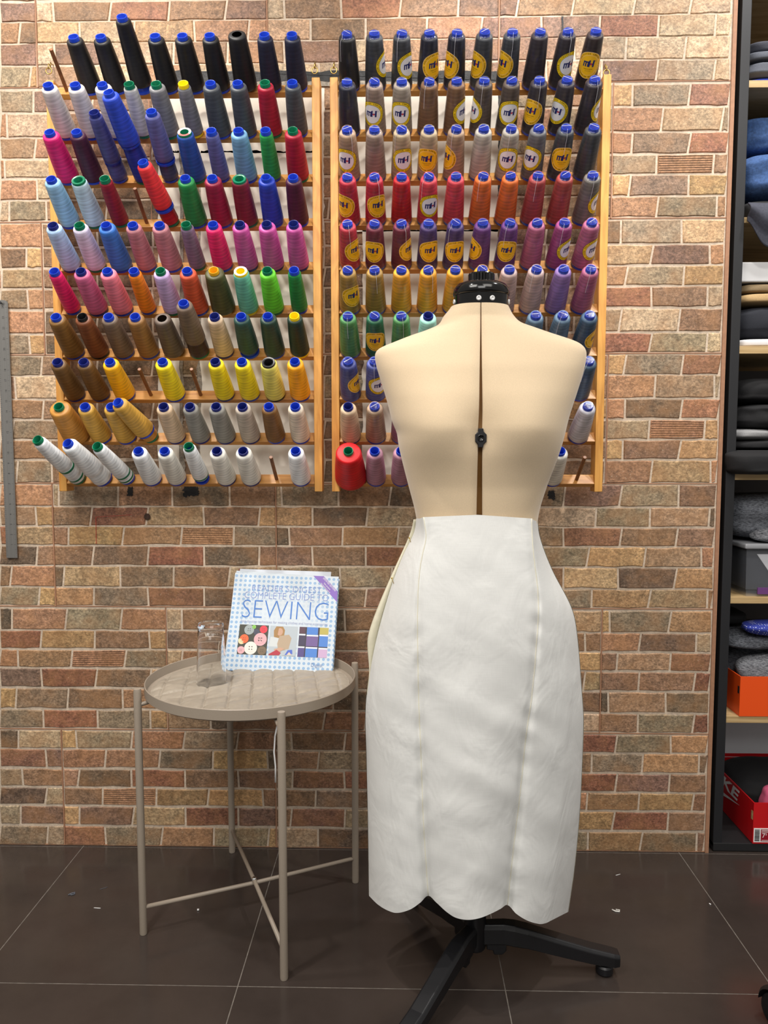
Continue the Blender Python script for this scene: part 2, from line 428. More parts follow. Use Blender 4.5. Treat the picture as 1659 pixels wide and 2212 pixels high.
for ri, r in enumerate(rows):
    y0, y1 = float(r[0]), float(r[1]); ym = (y0+y1)/2
    zt = W(700, y0, Yb).z - .0004; zb = W(700, y1, Yb).z
    if ri == len(rows)-1: zb = .001
    seq = r[2:]
    xsx = [float(v) for v in seq[0::2]]; cs = seq[1::2]
    tj = joint_px[ri//6]
    xw = [W(x, ym, Yb).x for x in xsx]
    xw[-1] = min(xw[-1], XR-.009)
    tilt = [0 if any(abs(v-q) < 4 for q in tj) else rnd.choice((-.002, 0, .002, .005, .007)) for v in xsx]
    for i, c in enumerate(cs):
        m0 = .0007 if any(abs(xsx[i]-q) < 4 for q in tj) else .0018
        m1 = .0007 if any(abs(xsx[i+1]-q) < 4 for q in tj) else .0018
        brick(xw[i]+m0, xw[i+1]-m1, zb, zt, c, tilt[i], tilt[i+1])
    x = xw[0]                                   # carry on beyond the left edge of the view
    for q in range(5):
        nx = x - .13; brick(nx+.0022, x-.0022, zb, zt, rnd.choice('ebogtdp')); x = nx
# continue above the photo's upper edge
z = W(700, -110, Yb).z + .003
for q in range(8):
    x = -1.6 - (q % 2)*.06
    while x < XR-.02:
        x1 = min(x+.13, XR-.009); brick(x+.0022, x1-.0022, z, z+.049, rnd.choice('ebogtp')); x = x1
    z += .0525
# joints between the tiles
for k, (ya, yb, jx) in TILES.items():
    za = W(700, ya, Yb).z; zb = W(700, yb, Yb).z
    wb.box(-2.2, XR, Yb-.0012, Yb+.001, zb-.0012, zb+.0012, 2)
    for x in jx:
        X = W(x, (ya+yb)/2, Yb).x
        wb.box(X-.0013, X+.0013, Yb-.003, Yb+.001, zb, za, 2)
# rounded tile edge at the right end
wb.box(XR-.008, XR+.001, Yb-.0035, Yb+.02, 0, 2.69, 2)
wall = struct(wb.build('wall_back', [M['brick'], M['mortar'], M['grout']]))

# places on the wall where the tile face has come away
def ragged(px0, px1, py0, py1, m, name, Y, amp=4, seed=0, solid=.002, ex=0):
    P = []; n = 40 if max(abs(px1-px0), abs(py1-py0)) > 60 else 10
    if n == 10: amp *= .7
    def jit(t, k): return noise.noise((t*6, k*3.1+seed, 2.2))*amp + noise.noise((t*25, k*3.1+seed, 7.2))*amp*.6
    for i in range(n): P.append((lerp(px0, px1, i/n), py0 + jit(i/n*4, 1)))
    for i in range(n): P.append((px1 + jit(i/n*5, 2), lerp(py0, py1, i/n)))
    for i in range(n): P.append((lerp(px1, px0, i/n), py1 + jit(i/n*4, 3)))
    for i in range(n): P.append((px0 + jit(i/n*5, 4), lerp(py1, py0, i/n)))
    b = MB(); b.prism(P, lambda x, y: W(x, y, Y), lambda x, y: W(x, y, Y+solid))
    return b.build(name, m, wall)
YP = D - .0065
ragged(340, 690, 192, 330, M['plaster'], 'plaster_patch', YP, 2, 1)
ragged(342, 388, 326, 1046, M['plaster'], 'plaster_patch', YP, 4, 2)
ragged(384, 396, 300, 1046, M['chip'], 'chipped_edge', YP+.0012, 6, 3)
ragged(434, 689, 326, 1046, M['plaster'], 'plaster_patch', YP, 4, 4)
ragged(426, 440, 330, 1046, M['chip'], 'chipped_edge', YP+.0012, 6, 5)
ragged(733, 1076, 192, 500, M['plaster'], 'plaster_patch', YP, 2, 6)
ragged(783, 1076, 495, 1046, M['plaster'], 'plaster_patch', YP, 4, 7)
ragged(1074, 1086, 205, 480, M['tar'], 'adhesive_stain', YP+.001, 7, 8)
ragged(372, 1082, 153, 176, M['tar'], 'adhesive_stain', YP+.001, 5, 9)
ragged(372, 1082, 172, 187, M['chip'], 'chipped_edge', YP+.0014, 5, 10)
ragged(692, 700, 190, 500, M['plaster'], 'plaster_patch', YP+.002, 3, 16)
ragged(276, 287, 1052, 1071, M['tar'], 'adhesive_stain', YP+.003, 5, 11)
ragged(396, 428, 1050, 1072, M['tar'], 'adhesive_stain', YP+.003, 7, 12)
ragged(1184, 1198, 1060, 1078, M['tar'], 'adhesive_stain', YP+.003, 6, 13)
ragged(1213, 1217, 35, 85, M['tar'], 'adhesive_stain', YP+.003, 2, 14)
b = MB(); c = W(318, 1116, YP+.001)
b.lathe([(.0001, .0005), (.004, .0006), (.0065, .0008), (.008, .0)], 14, 0, Matrix.Translation(c) @ Matrix.Rotation(R(90), 4, 'X'))
b.build('drill_hole', mottled('crumbled hole', S(70, 50, 40), .9, 300, .8, .5), wall)
b = MB(); b.tube([W(207, 1117, YP), W(208, 1175, YP)], .0007, 6); b.tube([W(207, 1117, YP), W(285, 1112, YP)], .0004, 6)
b.build('pencil_line', mat('red pencil', S(176, 50, 44), .7), wall)

# ================================================================== THREAD RACKS
AL = R(56)
AX = Vector((0, -sin(AL), cos(AL)))
PITCH = .0981; Z0 = 1.817; YD = 1.808
def dowel(rack, row, col):
    X = (-.761 + .0586*col) if rack == 0 else (-.1165 + .0585*col)
    return Vector((X, YD, Z0 - PITCH*row))
EMPTY = {0: [(0, 0), (3, 3), (7, 3), (7, 5), (9, 8)], 1: [(9, 9)]}
def make_rack(k, xl, xr, label):
    t = thing('thread_rack', label, 'thread rack', ((xl+xr)/2, YD, .905), group='wooden thread racks on the wall')
    o = Vector(t.location)
    def P(name, mb, m, bev=.0012): return mb.build(name, m, t, bevel=bev)
    for x0 in (xl, xr-.018):
        b = MB(); b.box(x0-o.x, x0+.018-o.x, 1.800-o.y, 1.842-o.y, 0, .932); P('upright', b, M['wood_v'])
    T0 = Matrix.Rotation(AL, 4, 'X')
    for r in range(10):
        p = Vector((0, YD, Z0 - PITCH*r)) - o
        b = MB(); b.box(xl+.018-o.x, xr-.018-o.x, -.013, .013, -.014, 0, 0, Matrix.Translation((0, p.y, p.z)) @ T0)
        P('rail', b, M['wood_h'], .001)
    for (r, c) in EMPTY[k]:
        p = dowel(k, r, c) - o
        b = MB(); b.tube([p - AX*.01, p + AX*.093], .0042, 14); P('peg', b, M['peg'], .0008)
    return t
rackL = make_rack(0, -.806, -.184, 'honey pine thread rack on the left, bare cone rims and several empty pegs')
rackR = make_rack(1, -.161, .468, 'honey pine thread rack on the right, behind the dress form, holding film-wrapped cones')
# hooks that carry the racks
def hook(px, py, lab):
    p = W(px, py, 1.858)
    t = thing('wall_hook', lab, 'hook', p, group='small metal hooks above the thread racks')
    b = MB(); pts = []
    for i in range(15):
        a = R(-60 + 250*i/14); pts.append((.0, -.010 - .006*cos(a), -.002 + .007*sin(a)))
    b.tube([(0, .012, .012), (0, -.004, .012)] + pts[::-1], .0011, 8); b.build('hook_wire', M['brass'], t, True)
    b = MB(); b.tube([(.007*cos(2*PI*i/18), -.014, -.012+.007*sin(2*PI*i/18)) for i in range(19)], .0011, 8, cap=False)
    b.build('eye_ring', M['brass'], t, True)
hook(111, 148, 'bent metal hook above the left upright of the left rack')
hook(681, 147, 'brass hook above the right upright of the left rack')
hook(722, 147, 'brass hook above the left upright of the right rack')
hook(1307, 152, 'rusty hook above the right upright of the right rack')

# ---- cones
LC = .108                                      # length of the wound body
_cone = {}
def thread_mesh(key, rt, rb, m, z0=.003, ln=LC):
    k = (key, rt, rb, z0, ln)
    if k not in _cone:
        b = MB(); pr = [(.0105, ln+.0006), (rt-.004, ln+.0004), (rt-.0012, ln-.001), (rt, ln-.0038)]
        for i in range(1, 9):
            t = i/9; pr.append((lerp(rt, rb, t) + .0007*sin(PI*t), lerp(ln-.0038, z0+.004, t)))
        pr += [(rb, z0+.0035), (rb-.0012, z0+.001), (rb-.004, z0), (.013, z0)]
        b.lathe(pr[::-1], 44, 0)
        o = b.build('thread', m, None, True); me = o.data; bpy.data.objects.remove(o); _cone[k] = me
    return _cone[k]
def core_mesh(kind, big=False, rb=.021, low=.0):
    k = ('core', kind, big, rb, low)
    if k not in _cone:
        b = MB(); ro = .0150 if big else .0112; ri = .0092 if not big else .0095; zt = LC + (.0045 if big else .0085)
        b.lathe([(rb, low+.003), (rb, low-.002), (rb-.003, low-.003), (ri+.005, low-.003), (ri, LC*.5), (ri, zt-.0006), (ri+.0006, zt), (ro-.0008, zt), (ro, zt-.001), (ro, LC*.93), (.0125, .03), (rb-.003, low+.003)], 36, 0, closed=True)
        o = b.build('core', M[kind], None, True, auto=50); me = o.data; bpy.data.objects.remove(o); _cone[k] = me
    return _cone[k]

def film_material():
    m = bpy.data.materials.new('clear shrink film'); m.use_nodes = True
    nt = m.node_tree; nt.nodes.remove(nt.nodes['Principled BSDF'])
    out = nt.nodes['Material Output']
    tr = N(m, 'ShaderNodeBsdfTransparent'); gl = N(m, 'ShaderNodeBsdfGlossy'); gl.inputs['Roughness'].default_value = .10
    fr = N(m, 'ShaderNodeFresnel'); fr.inputs[0].default_value = 1.45
    v = coords(m, 'Object', (60, 60, 6)); f = noise_tex(m, v, 4, 3)
    bp = N(m, 'ShaderNodeBump'); bp.inputs['Strength'].default_value = .35; bp.inputs['Distance'].default_value = .002
    L(m, f, bp.inputs['Height']); L(m, bp.outputs[0], gl.inputs['Normal']); L(m, bp.outputs[0], fr.inputs['Normal'])
    hz = N(m, 'ShaderNodeBsdfDiffuse'); hz.inputs[0].default_value = (.8, .8, .84, 1); m0 = N(m, 'ShaderNodeMixShader'); m0.inputs[0].default_value = .012
    L(m, tr.outputs[0], m0.inputs[1]); L(m, hz.outputs[0], m0.inputs[2])
    mx = N(m, 'ShaderNodeMixShader'); L(m, mth(m, 'ADD', mth(m, 'MULTIPLY', fr.outputs[0], .55), .02), mx.inputs[0])
    L(m, m0.outputs[0], mx.inputs[1]); L(m, gl.outputs[0], mx.inputs[2]); L(m, mx.outputs[0], out.inputs[0])
    return m
M['film'] = film_material()
M['filmseam'] = mat('film seam', S(232, 232, 240), .3)
RT, RB = .0178, .0236
def film_mesh(seam, capped=True):
    k = ('film', seam)
    if k not in _cone:
        b = MB(); d = .0011
        pr = [(RB-.003, .0005), (RB+d, .003), (RT+d, LC-.003), (RT-.001, LC+.0012), (.0128, LC+.004), (.0118, LC+.0095), (.0105, LC+.0108), (.0001, LC+.0112)]
        b.lathe(pr, 40, 0)
        a = R(seam)
        b.tube([(.0105*cos(a), .0105*sin(a), LC+.0113), (-.0105*cos(a), -.0105*sin(a), LC+.0113)], .00035, 6, 1)
        if seam % 2:
            pts = [(.0105, LC+.0113), (.0124, LC+.0095), (.0134, LC+.0042), (RT+.0008, LC-.001), (RT+.002, LC-.006), (lerp(RT, RB, .4)+.0016, LC*.6)]
            b.tube([(r*sin(a), -r*cos(a), z) for r, z in pts], .0003, 6, 1)
        o = b.build('film', [M['film'], M['filmseam']], None, True, auto=40); me = o.data; bpy.data.objects.remove(o); _cone[k] = me
    return _cone[k]

# round sticker that wraps around the cone
M['sy'] = mat('sticker yellow', S(250, 214, 30), .35)
M['sg'] = mat('sticker golden yellow', S(252, 196, 30), .35)
M['sw'] = mat('sticker white', S(240, 240, 244), .35)
M['sn'] = mat('sticker navy', S(26, 44, 110), .4)
M['sr'] = mat('sticker red', S(226, 44, 60), .4)
M['sk'] = mat('sticker black', S(40, 32, 16), .4)
M['sp'] = mat('sticker pale rim', S(250, 222, 170), .4)
def sticker_mesh(kind):
    k = ('sticker', kind)
    if k in _cone: return _cone[k]
    b = MB(); zc = .054
    def mp(s_, t_, lift):
        z = zc + t_; r = lerp(RB, RT, z/LC) + .0013 + lift; a = s_/r
        return (r*sin(a), -r*cos(a), z)
    def ring(r0, r1, mi, lift, n=48):
        st = max(1, int((r1-r0)/.004)); vs = []
        for q in range(st+1):
            r = lerp(r0, r1, q/st)
            for i in range(n): a = 2*PI*i/n; vs.append(mp(r*sin(a), r*cos(a), lift))
        b.add(vs, [(q*n+i, (q+1)*n+i, (q+1)*n+(i+1) % n, q*n+(i+1) % n) for q in range(st) for i in range(n)], mi)
    def text(s, size, cx, cy, mi, lift, arc=None, thick=0, sx=1):
        if arc is None:
            v, f = text2d(s, size, 'CENTER', thick)
            b.add([mp(cx+x*sx, cy+y, lift) for x, y in v], f, mi)
        else:
            r, span, top = arc
            for i, ch in enumerate(s):
                if ch == ' ': continue
                v, f = text2d(ch, size, 'CENTER', thick)
                a = lerp(-span/2, span/2, i/(len(s)-1))
                ca, sa = cos(a), sin(a)
                if top: b.add([mp((r+y)*sa + x*ca, (r+y)*ca - x*sa, lift) for x, y in v], f, mi)
                else: b.add([mp((r-y)*sa + x*ca, -(r-y)*ca + x*sa, lift) for x, y in v], f, mi)
    Rr = .0278
    white = kind == 'W'
    base = 0 if white else 1
    ring(.0, Rr, base, 0)
    ring(Rr-.0007, Rr, 5 if white else 6, .00008)
    if white: ring(0, .0205, 2, .0001); ring(.0203, .0209, 5, .00015)
    else: ring(.0207, .0212, 6, .0001)
    text('100% POLYESTER SEWING THREAD', .0042, 0, 0, 5, .0002, (.0241, R(235), True), .012)
    text('SUPERIOR QUALITY', .0036, 0, 0, 5, .0002, (.0241, R(100), False), .01)
    # the mark: a lower-case m joined to a capital H with a small red star in its crossbar
    cy = .001 if white else .0035; k_ = .0125; sh = .07
    def poly(pts, mi, lift=.0002):
        P = [((x + y*sh)*k_, cy + y*k_) for x, y in pts]
        if len(P) == 4:                        # follow the curve of the cone
            b.add([mp(lerp(lerp(P[0][0], P[1][0], i/8), lerp(P[3][0], P[2][0], i/8), j/3), lerp(lerp(P[0][1], P[1][1], i/8), lerp(P[3][1], P[2][1], i/8), j/3), lift) for j in range(4) for i in range(9)],
                  [(j*9+i, j*9+i+1, j*9+i+10, j*9+i+9) for j in range(3) for i in range(8)], mi)
        else: b.add([mp(.47*k_, cy, lift)] + [mp(x, y, lift) for x, y in P], [(0, i+1, (i+1) % len(P)+1) for i in range(len(P))], mi)
    h = .42
    poly([(-1.0, -.5), (-.80, -.5), (-.80, h-.1), (-1.0, h)], 3)
    poly([(-.80, .16), (-.12, .16), (-.12, h-.04), (-.80, h-.04)], 3)
    poly([(-.62, -.5), (-.42, -.5), (-.42, .2), (-.62, .2)], 3)
    poly([(-.24, -.5), (.02, -.5), (.02, .62), (-.24, .3)], 3)
    poly([(.02, -.12), (.66, -.12), (.66, .1), (.02, .1)], 3)
    poly([(.02, -.5), (.2, -.5), (.2, .62), (.02, .62)], 3)
    poly([(.62, -.5), (.92, -.5), (.92, .62), (.62, .62)], 3)
    poly([(.40, .22), (.47, .04), (.66, -.02), (.47, -.08), (.40, -.28), (.33, -.08), (.14, -.02), (.33, .04)], 4, .0003)
    text('®', .0036, .0142, cy+.0056, 3, .0002)
    if not white:
        text('MADE IN CHINA', .0026, 0, -.0075, 5, .0002)
        for i in range(5):
            x0 = (i-2)*.0026; P = []
            for q in range(10):
                r = .0009 if q % 2 == 0 else .0004; a = PI/2 + q*PI/5; P.append((x0 + r*cos(a), -.0112 + r*sin(a)))
            b.add([mp(x, y, .0002) for x, y in P], [tuple(range(10))], 5)
    o = b.build('sticker', [M['sy'], M['sg'], M['sw'], M['sn'], M['sr'], M['sk'], M['sp']], None, True, auto=60)
    me = o.data; bpy.data.objects.remove(o); _cone[k] = me
    return me

ORD = ['first', 'second', 'third', 'fourth', 'fifth', 'sixth', 'seventh', 'eighth', 'ninth', 'tenth']
ROWN = ['top', 'second', 'third', 'fourth', 'fifth', 'sixth', 'seventh', 'eighth', 'ninth', 'bottom']
PAL = dict(
 black=('black', (30, 30, 32)), navyblack=('navy black', (38, 40, 58)), lgrey=('light grey', (204, 200, 200)), pgrey=('silver grey', (190, 190, 186)),
 mgrey=('mid grey', (122, 122, 126)), charcoal=('charcoal', (72, 76, 82)), crimson=('crimson', (164, 30, 54)), magenta=('magenta pink', (214, 36, 116)),
 plum=('dark plum', (70, 34, 58)), slate=('slate blue', (76, 80, 142)), royal=('royal blue', (46, 76, 200)), royal2=('deep royal', (36, 52, 150)),
 spurple=('slate purple', (96, 98, 156)), sdark=('dim slate', (70, 74, 108)), denim=('denim blue', (40, 78, 158)), steel=('steel blue', (112, 160, 196)),
 green=('leaf green', (44, 148, 74)), ltblue=('light blue', (146, 190, 222)), paleblue=('pale aqua', (184, 212, 224)), dkred=('dark red', (136, 28, 46)),
 red=('bright red', (232, 58, 62)), crim2=('blood red', (176, 24, 40)), grn2=('emerald green', (34, 130, 66)), wine=('wine red', (140, 30, 60)),
 burg=('burgundy', (118, 34, 50)), rblue=('cobalt blue', (34, 60, 170)), dplum=('aubergine', (72, 28, 52)), babyblue=('baby blue', (176, 208, 244)),
 plav=('pale lavender', (212, 204, 226)), mblue=('mid blue', (56, 114, 196)), dmauve=('dusty rose', (184, 120, 130)), gpurple=('grey purple', (126, 106, 132)),
 hotpink=('hot pink', (234, 42, 110)), orchid=('orchid pink', (196, 84, 158)), mauvep=('mauve pink', (206, 104, 146)), pink=('candy pink', (240, 132, 152)),
 orange=('bright orange', (240, 134, 34)), lilac=('lilac', (202, 176, 224)), rust=('rust orange', (204, 84, 54)), olive=('olive green', (76, 76, 44)),
 teal=('mint teal', (112, 190, 170)), lime=('lime green', (110, 214, 56)), mgreen=('mid green', (36, 130, 66)), mustardb=('mustard brown', (132, 96, 50)),
 redbrown=('reddish brown', (124, 72, 44)), taupeb=('taupe brown', (114, 96, 82)), tanb=('tan brown', (146, 106, 62)), taupe=('dark taupe', (100, 86, 76)),
 dkbrown=('dark brown', (62, 44, 40)), beige=('beige', (204, 178, 148)), dkgreen=('bottle green', (44, 76, 70)), dkgreen2=('forest green', (42, 66, 56)),
 blkgreen=('blackish green', (32, 54, 44)), brown=('walnut brown', (112, 82, 46)), golden=('golden yellow', (252, 186, 26)), yellow=('lemon yellow', (246, 222, 34)),
 pyellow=('pale yellow', (230, 222, 110)), gorange=('golden orange', (250, 172, 30)), tan=('ochre tan', (184, 128, 56)), mustard=('mustard', (196, 152, 66)),
 grey=('stone grey', (136, 134, 128)), greige=('greige', (184, 172, 158)), cbrown=('coffee brown', (120, 84, 44)), cream=('light cream', (220, 206, 186)),
 white=('white', (238, 242, 246)), offwhite=('off-white', (228, 226, 218)),
 dktaupe=('dark taupe', (104, 92, 88)), brown2=('cocoa brown', (138, 102, 72)), plumblack=('plum black', (58, 50, 58)), dkbrownblack=('brown black', (56, 42, 42)),
 tanp=('tan', (190, 160, 132)), taupe2=('warm taupe', (172, 150, 136)), beigep=('sand beige', (206, 184, 150)), redp=('cherry red', (206, 44, 66)),
 coral=('coral red', (232, 74, 88)), orangep=('orange', (244, 126, 48)), brick=('brick rose', (190, 78, 78)), rustred=('rust red', (186, 76, 70)),
 stone=('warm grey', (130, 124, 118)), rosered=('rose red', (206, 58, 76)), winep=('wine', (126, 42, 64)), purple=('deep purple', (86, 62, 120)),
 violet=('violet', (118, 66, 140)), mauve2=('mauve', (196, 110, 146)), magpurple=('magenta purple', (176, 78, 142)), ogold=('olive gold', (180, 142, 66)),
 gold2=('amber yellow', (246, 178, 46)), ppink=('pale blush', (216, 188, 182)), lilac2=('lavender', (164, 130, 196)), grass=('fern green', (94, 164, 96)),
 dgreenp=('pine green', (38, 116, 80)), mint=('pale mint', (164, 224, 208)), bgrey=('blue grey', (110, 140, 166)), dsteel=('dark steel', (74, 104, 132)),
 indigo=('indigo blue', (76, 84, 156)), peri=('periwinkle', (92, 104, 180)), mauveb=('faded mauve', (178, 128, 148)), scarlet=('scarlet red', (206, 22, 30)),
 whitep=('pearl white', (232, 230, 238)), greigep=('pale greige', (194, 186, 172)), greyp=('mid grey', (146, 144, 142)), ograyp=('silver beige', (206, 200, 188)))

def cone(rack, row, col, key, core='blue', fat=0.0, off=0.0, lean=0, droop=0, pos=None, sticker=None, film=False, core_kw=None, mode=''):
    cname, rgb = PAL[key]
    rt = RT + fat*.8; rb = RB + fat
    if mode in ('slim', 'slimlow'): rt, rb = .0142, .0190
    rt, rb = round(rt, 4), round(rb, 4)
    p = dowel(rack, row, col)
    rot = (AL + R(droop), 0, R(lean))
    ax = Matrix.Rotation(R(lean), 3, 'Z') @ Matrix.Rotation(AL+R(droop), 3, 'X') @ Vector((0, 0, 1))
    p = p + ax*(off + .0032)
    side = 'left' if rack == 0 else 'right'
    place = f'{ORD[col]} peg, {ROWN[row]} row, {side} rack'
    if pos: lab = f'{cname} thread cone, {pos} of the stack on {place}'
    elif film: lab = f'{cname} thread cone in clear film, {place}'
    else: lab = f'{cname} thread cone with {dict(none="hidden", navy="dark blue", gold="mustard").get(core, core)} core, {place}'
    t = thing('thread_cone', lab, 'thread cone', p, rot, f'thread cones on the {side} rack')
    tm = thread_mat(cname, rgb)
    if mode == 'up': rt, rb = .0160, .0212
    if mode == 'upslim': rt, rb = .0142, .0190
    if mode == 'hairy':
        link('thread', thread_mesh(cname, rt, rb, tm, .003, LC+.008), t)
    else:
        link('thread', thread_mesh(cname, rt, rb, tm,   .012 if mode in ('lowbase', 'slimlow') else (.0062 if mode in ('up', 'upslim') else .003)), t)
    if core != 'none':
        link('core', core_mesh(core, mode == 'ring', round(rb+.0001 if mode in ('up', 'upslim') else min(rb-.0015, .0225), 4)), t)
    if mode == 'ring' and core == 'green' and key == 'denim': ringlabel(t)
    if mode == 'ring' and core == 'yellow': ringlabel(t, True)
    if film:
        link('film', film_mesh((row*37 + col*53) % 90 - 45), t)
    if sticker:
        s = link('sticker', sticker_mesh(sticker[0]), t); s.rotation_euler = (0, 0, R(sticker[1]))
    return t
def ringlabel(t, yl=False):
    b = MB()
    b.lathe([(.0096, LC+.0050), (.0145, LC+.0050)], 32, 0)
    if not yl:
        ar = [R(-150 + 10*i) for i in range(13)]
        b.add([(r*cos(a), r*sin(a), LC+.0053) for r in (.0097, .0144) for a in ar], [(i, i+1, i+14, i+13) for i in range(12)], 1)
    b.build('paper_label', [M['white'], mat('label red', S(226, 90, 84), .5)], t)

LEFT = [
 [None, 'black', 'black', None, 'black', 'black', 'black', ('black', dict(core='none', mode='hairy', fat=.002)), 'navyblack', 'navyblack'],
 ['lgrey', 'lgrey', 'lgrey', ('pgrey', dict(core='green', mode='slim')), ('mgrey', dict(core='green')), ('mgrey', dict(core='yellow', mode='slim')), 'charcoal', 'charcoal', ('crimson', dict(core='green')), 'charcoal'],
 ['magenta', 'plum', None, None, None, ('denim', dict(core='green', mode='ring')), ('spurple', dict(mode='slim')), 'steel', ('green', dict(mode='slim')), ('crimson', dict(core='green'))],
 ['ltblue', ('paleblue', dict(core='green', mode='ring')), ('dkred', dict(core='green', mode='slim')), None, None, 'grn2', 'wine', ('burg', dict(core='green', mode='ring')), 'rblue', 'dplum'],
 [('babyblue', dict(core='navy')), ('plav', dict(core='green')), 'mblue', 'dmauve', 'dmauve', ('gpurple', dict(core='green', mode='slim')), ('hotpink', {}), ('orchid', dict(core='navy')), ('orchid', dict(core='navy')), ('orchid', dict(core='navy'))],
 [('hotpink', dict(mode='slim')), ('mauvep', dict(core='navy')), 'pink', ('orange', dict(mode='slim')), ('lilac', dict(core='green')), 'rust', ('olive', dict(core='gold', fat=.004)), ('teal', dict(core='yellow', mode='ring')), ('lime', dict(core='green')), ('mgreen', dict(mode='slim'))],
 [('mustardb', dict(fat=.001)), ('redbrown', dict(core='black')), 'taupeb', 'tanb', ('taupe', dict(core='none', fat=.001)), None, ('beige', dict(core='navy')), None, 'dkgreen2', ('blkgreen', dict(core='yellow'))],
 [('brown', dict(core='navy')), ('brown', dict(core='navy')), 'golden', None, 'yellow', None, ('yellow', dict(core='navy')), 'yellow', ('pyellow', dict(core='black', mode='ring')), 'gorange'],
 [('tan', dict(core='green', fat=.007)), 'mustard', 'mustard', None, ('beige', dict(core='navy')), ('grey', dict(core='navy')), ('grey', dict(core='navy')), ('greige', dict(core='navy')), ('cbrown', {}), 'cream'],
 [None, None, None, 'white', 'offwhite', None, ('offwhite', dict(core='navy')), ('offwhite', dict(core='navy')), None, 'white'],
]
for r, line in enumerate(LEFT):
    for c, it in enumerate(line):
        if it is None: continue
        key, kw = (it, {}) if isinstance(it, str) else it
        fat = kw.pop('fat', rnd.uniform(-.0012, .0008))
        cone(0, r, c, key, fat=round(fat, 4), **kw)
# stacked cones
def stack(row, col, items, lean=0, droop=0):
    n = len(items)
    for i, (key, core, off, mode) in enumerate(items):
        pos = {1: ['only'], 2: ['lower', 'upper'], 3: ['lowest', 'middle', 'uppermost']}[n][i]
        cone(0, row, col, key, core=core, off=off, lean=lean, droop=droop, pos=pos, mode=mode)
stack(0, 3, [('black', 'blue', 0, 'lowbase'), ('black', 'blue', .040, 'up')])
stack(2, 2, [('slate', 'blue', 0, 'slim'), ('slate', 'navy', .044, 'upslim')], -2)
stack(2, 3, [('royal2', 'green', 0, ''), ('royal', 'blue', .088, '')], -6)
stack(2, 4, [('sdark', 'blue', 0, 'slim'), ('spurple', 'blue', .045, 'up')])
stack(3, 4, [('crim2', 'green', 0, 'slim'), ('red', 'blue', .040, 'up')], -10)
stack(6, 5, [('dkbrown', 'green', 0, ''), ('taupeb', 'blue', .040, '')])
stack(6, 7, [('dkgreen', 'blue', 0, 'lowbase')])
stack(8, 3, [('tan', 'green', 0, 'slim'), ('mustard', 'blue', .026, '')], -17, 3)
stack(9, 0, [('white', 'green', 0, 'slim'), ('white', 'green', .014, 'upslim'), ('white', 'green', .052, 'upslim')], -12, 2)
stack(9, 1, [('white', 'blue', 0, ''), ('white', 'blue', .038, '')], -12, 2)
stack(9, 2, [('white', 'blue', 0, 'slim'), ('white', 'green', .011, 'upslim'), ('white', 'green', .026, 'upslim')], -12, 2)
stack(9, 5, [('white', 'blue', 0, 'slimlow'), ('white', 'green', .018, 'upslim')])
for o in C.objects:
    if o.get('label', '').find('only of the stack on') >= 0:
        o['label'] = 'bottle green thread cone with blue base showing, eighth peg, seventh row, left rack'

W_, Y_ = 'W', 'Y'
RIGHT = [
 [('black',), ('charcoal', W_, 78), ('charcoal', W_, 45), ('navyblack', Y_, 35), ('navyblack', Y_, -52), ('charcoal', Y_, -52), ('charcoal', Y_, -52), ('plumblack',), ('plumblack', W_, 30), ('dkbrownblack', Y_, -14)],
 [('navyblack',), ('taupe2', W_, -20), ('greige', W_, -8), ('brown2',), ('brown2', W_, 58), ('dktaupe', W_, -72), ('dktaupe', W_, 2), ('plumblack', Y_, -34), ('plumblack', W_, -42), ('plumblack', W_, 76)],
 [('tanp', W_, -20), ('taupe2',), ('beigep', W_, 12), ('beigep', Y_, -10), ('tanp', Y_, -66), ('ograyp',), ('greigep', W_, -5), ('greyp', W_, -34), ('charcoal', Y_, 0), ('charcoal',)],
 [('redp', Y_, -34), ('redp', Y_, 20), ('scarlet',), ('coral', W_, 15), ('coral',), ('orangep',), ('orangep',), ('brick',), ('rustred',), ('stone', W_, 70)],
 [('rosered', Y_, 48), ('winep', Y_, -12), ('winep', Y_, 58), ('purple', Y_, 15), ('purple', Y_, 8), ('violet', Y_, -68), ('violet', Y_, -4), ('mauve2',), ('magpurple', W_, 50), ('mauve2', W_, 45)],
 [('ogold', Y_, 30), ('ogold',), ('gold2',), ('gold2',), ('gold2',), ('gold2',), ('ppink',), ('ppink',), ('lilac2',), ('mauve2',)],
 [('grass',), ('dgreenp', Y_, 0), ('grass',), 'mint', None, None, None, ('bgrey',), ('bgrey',), ('dsteel', Y_, 68)],
 [('indigo', Y_, 64), ('peri', W_, 28), None, None, None, None, None, None, None, ('dsteel',)],
 ['beige', ('tanp',), ('mauveb',), None, None, None, None, None, 'mauveb', ('whitep',)],
 [None, 'mauveb', 'mauveb', None, None, None, None, None, 'offwhite', None],
]
for r, line in enumerate(RIGHT):
    for c, it in enumerate(line):
        if it is None: continue
        if isinstance(it, str): cone(1, r, c, it, core='navy' if r != 9 else 'blue')
        else: cone(1, r, c, it[0], film=True, sticker=it[1:] if len(it) > 1 else None)
cone(1, 9, 0, 'scarlet', core='green', fat=.0135)

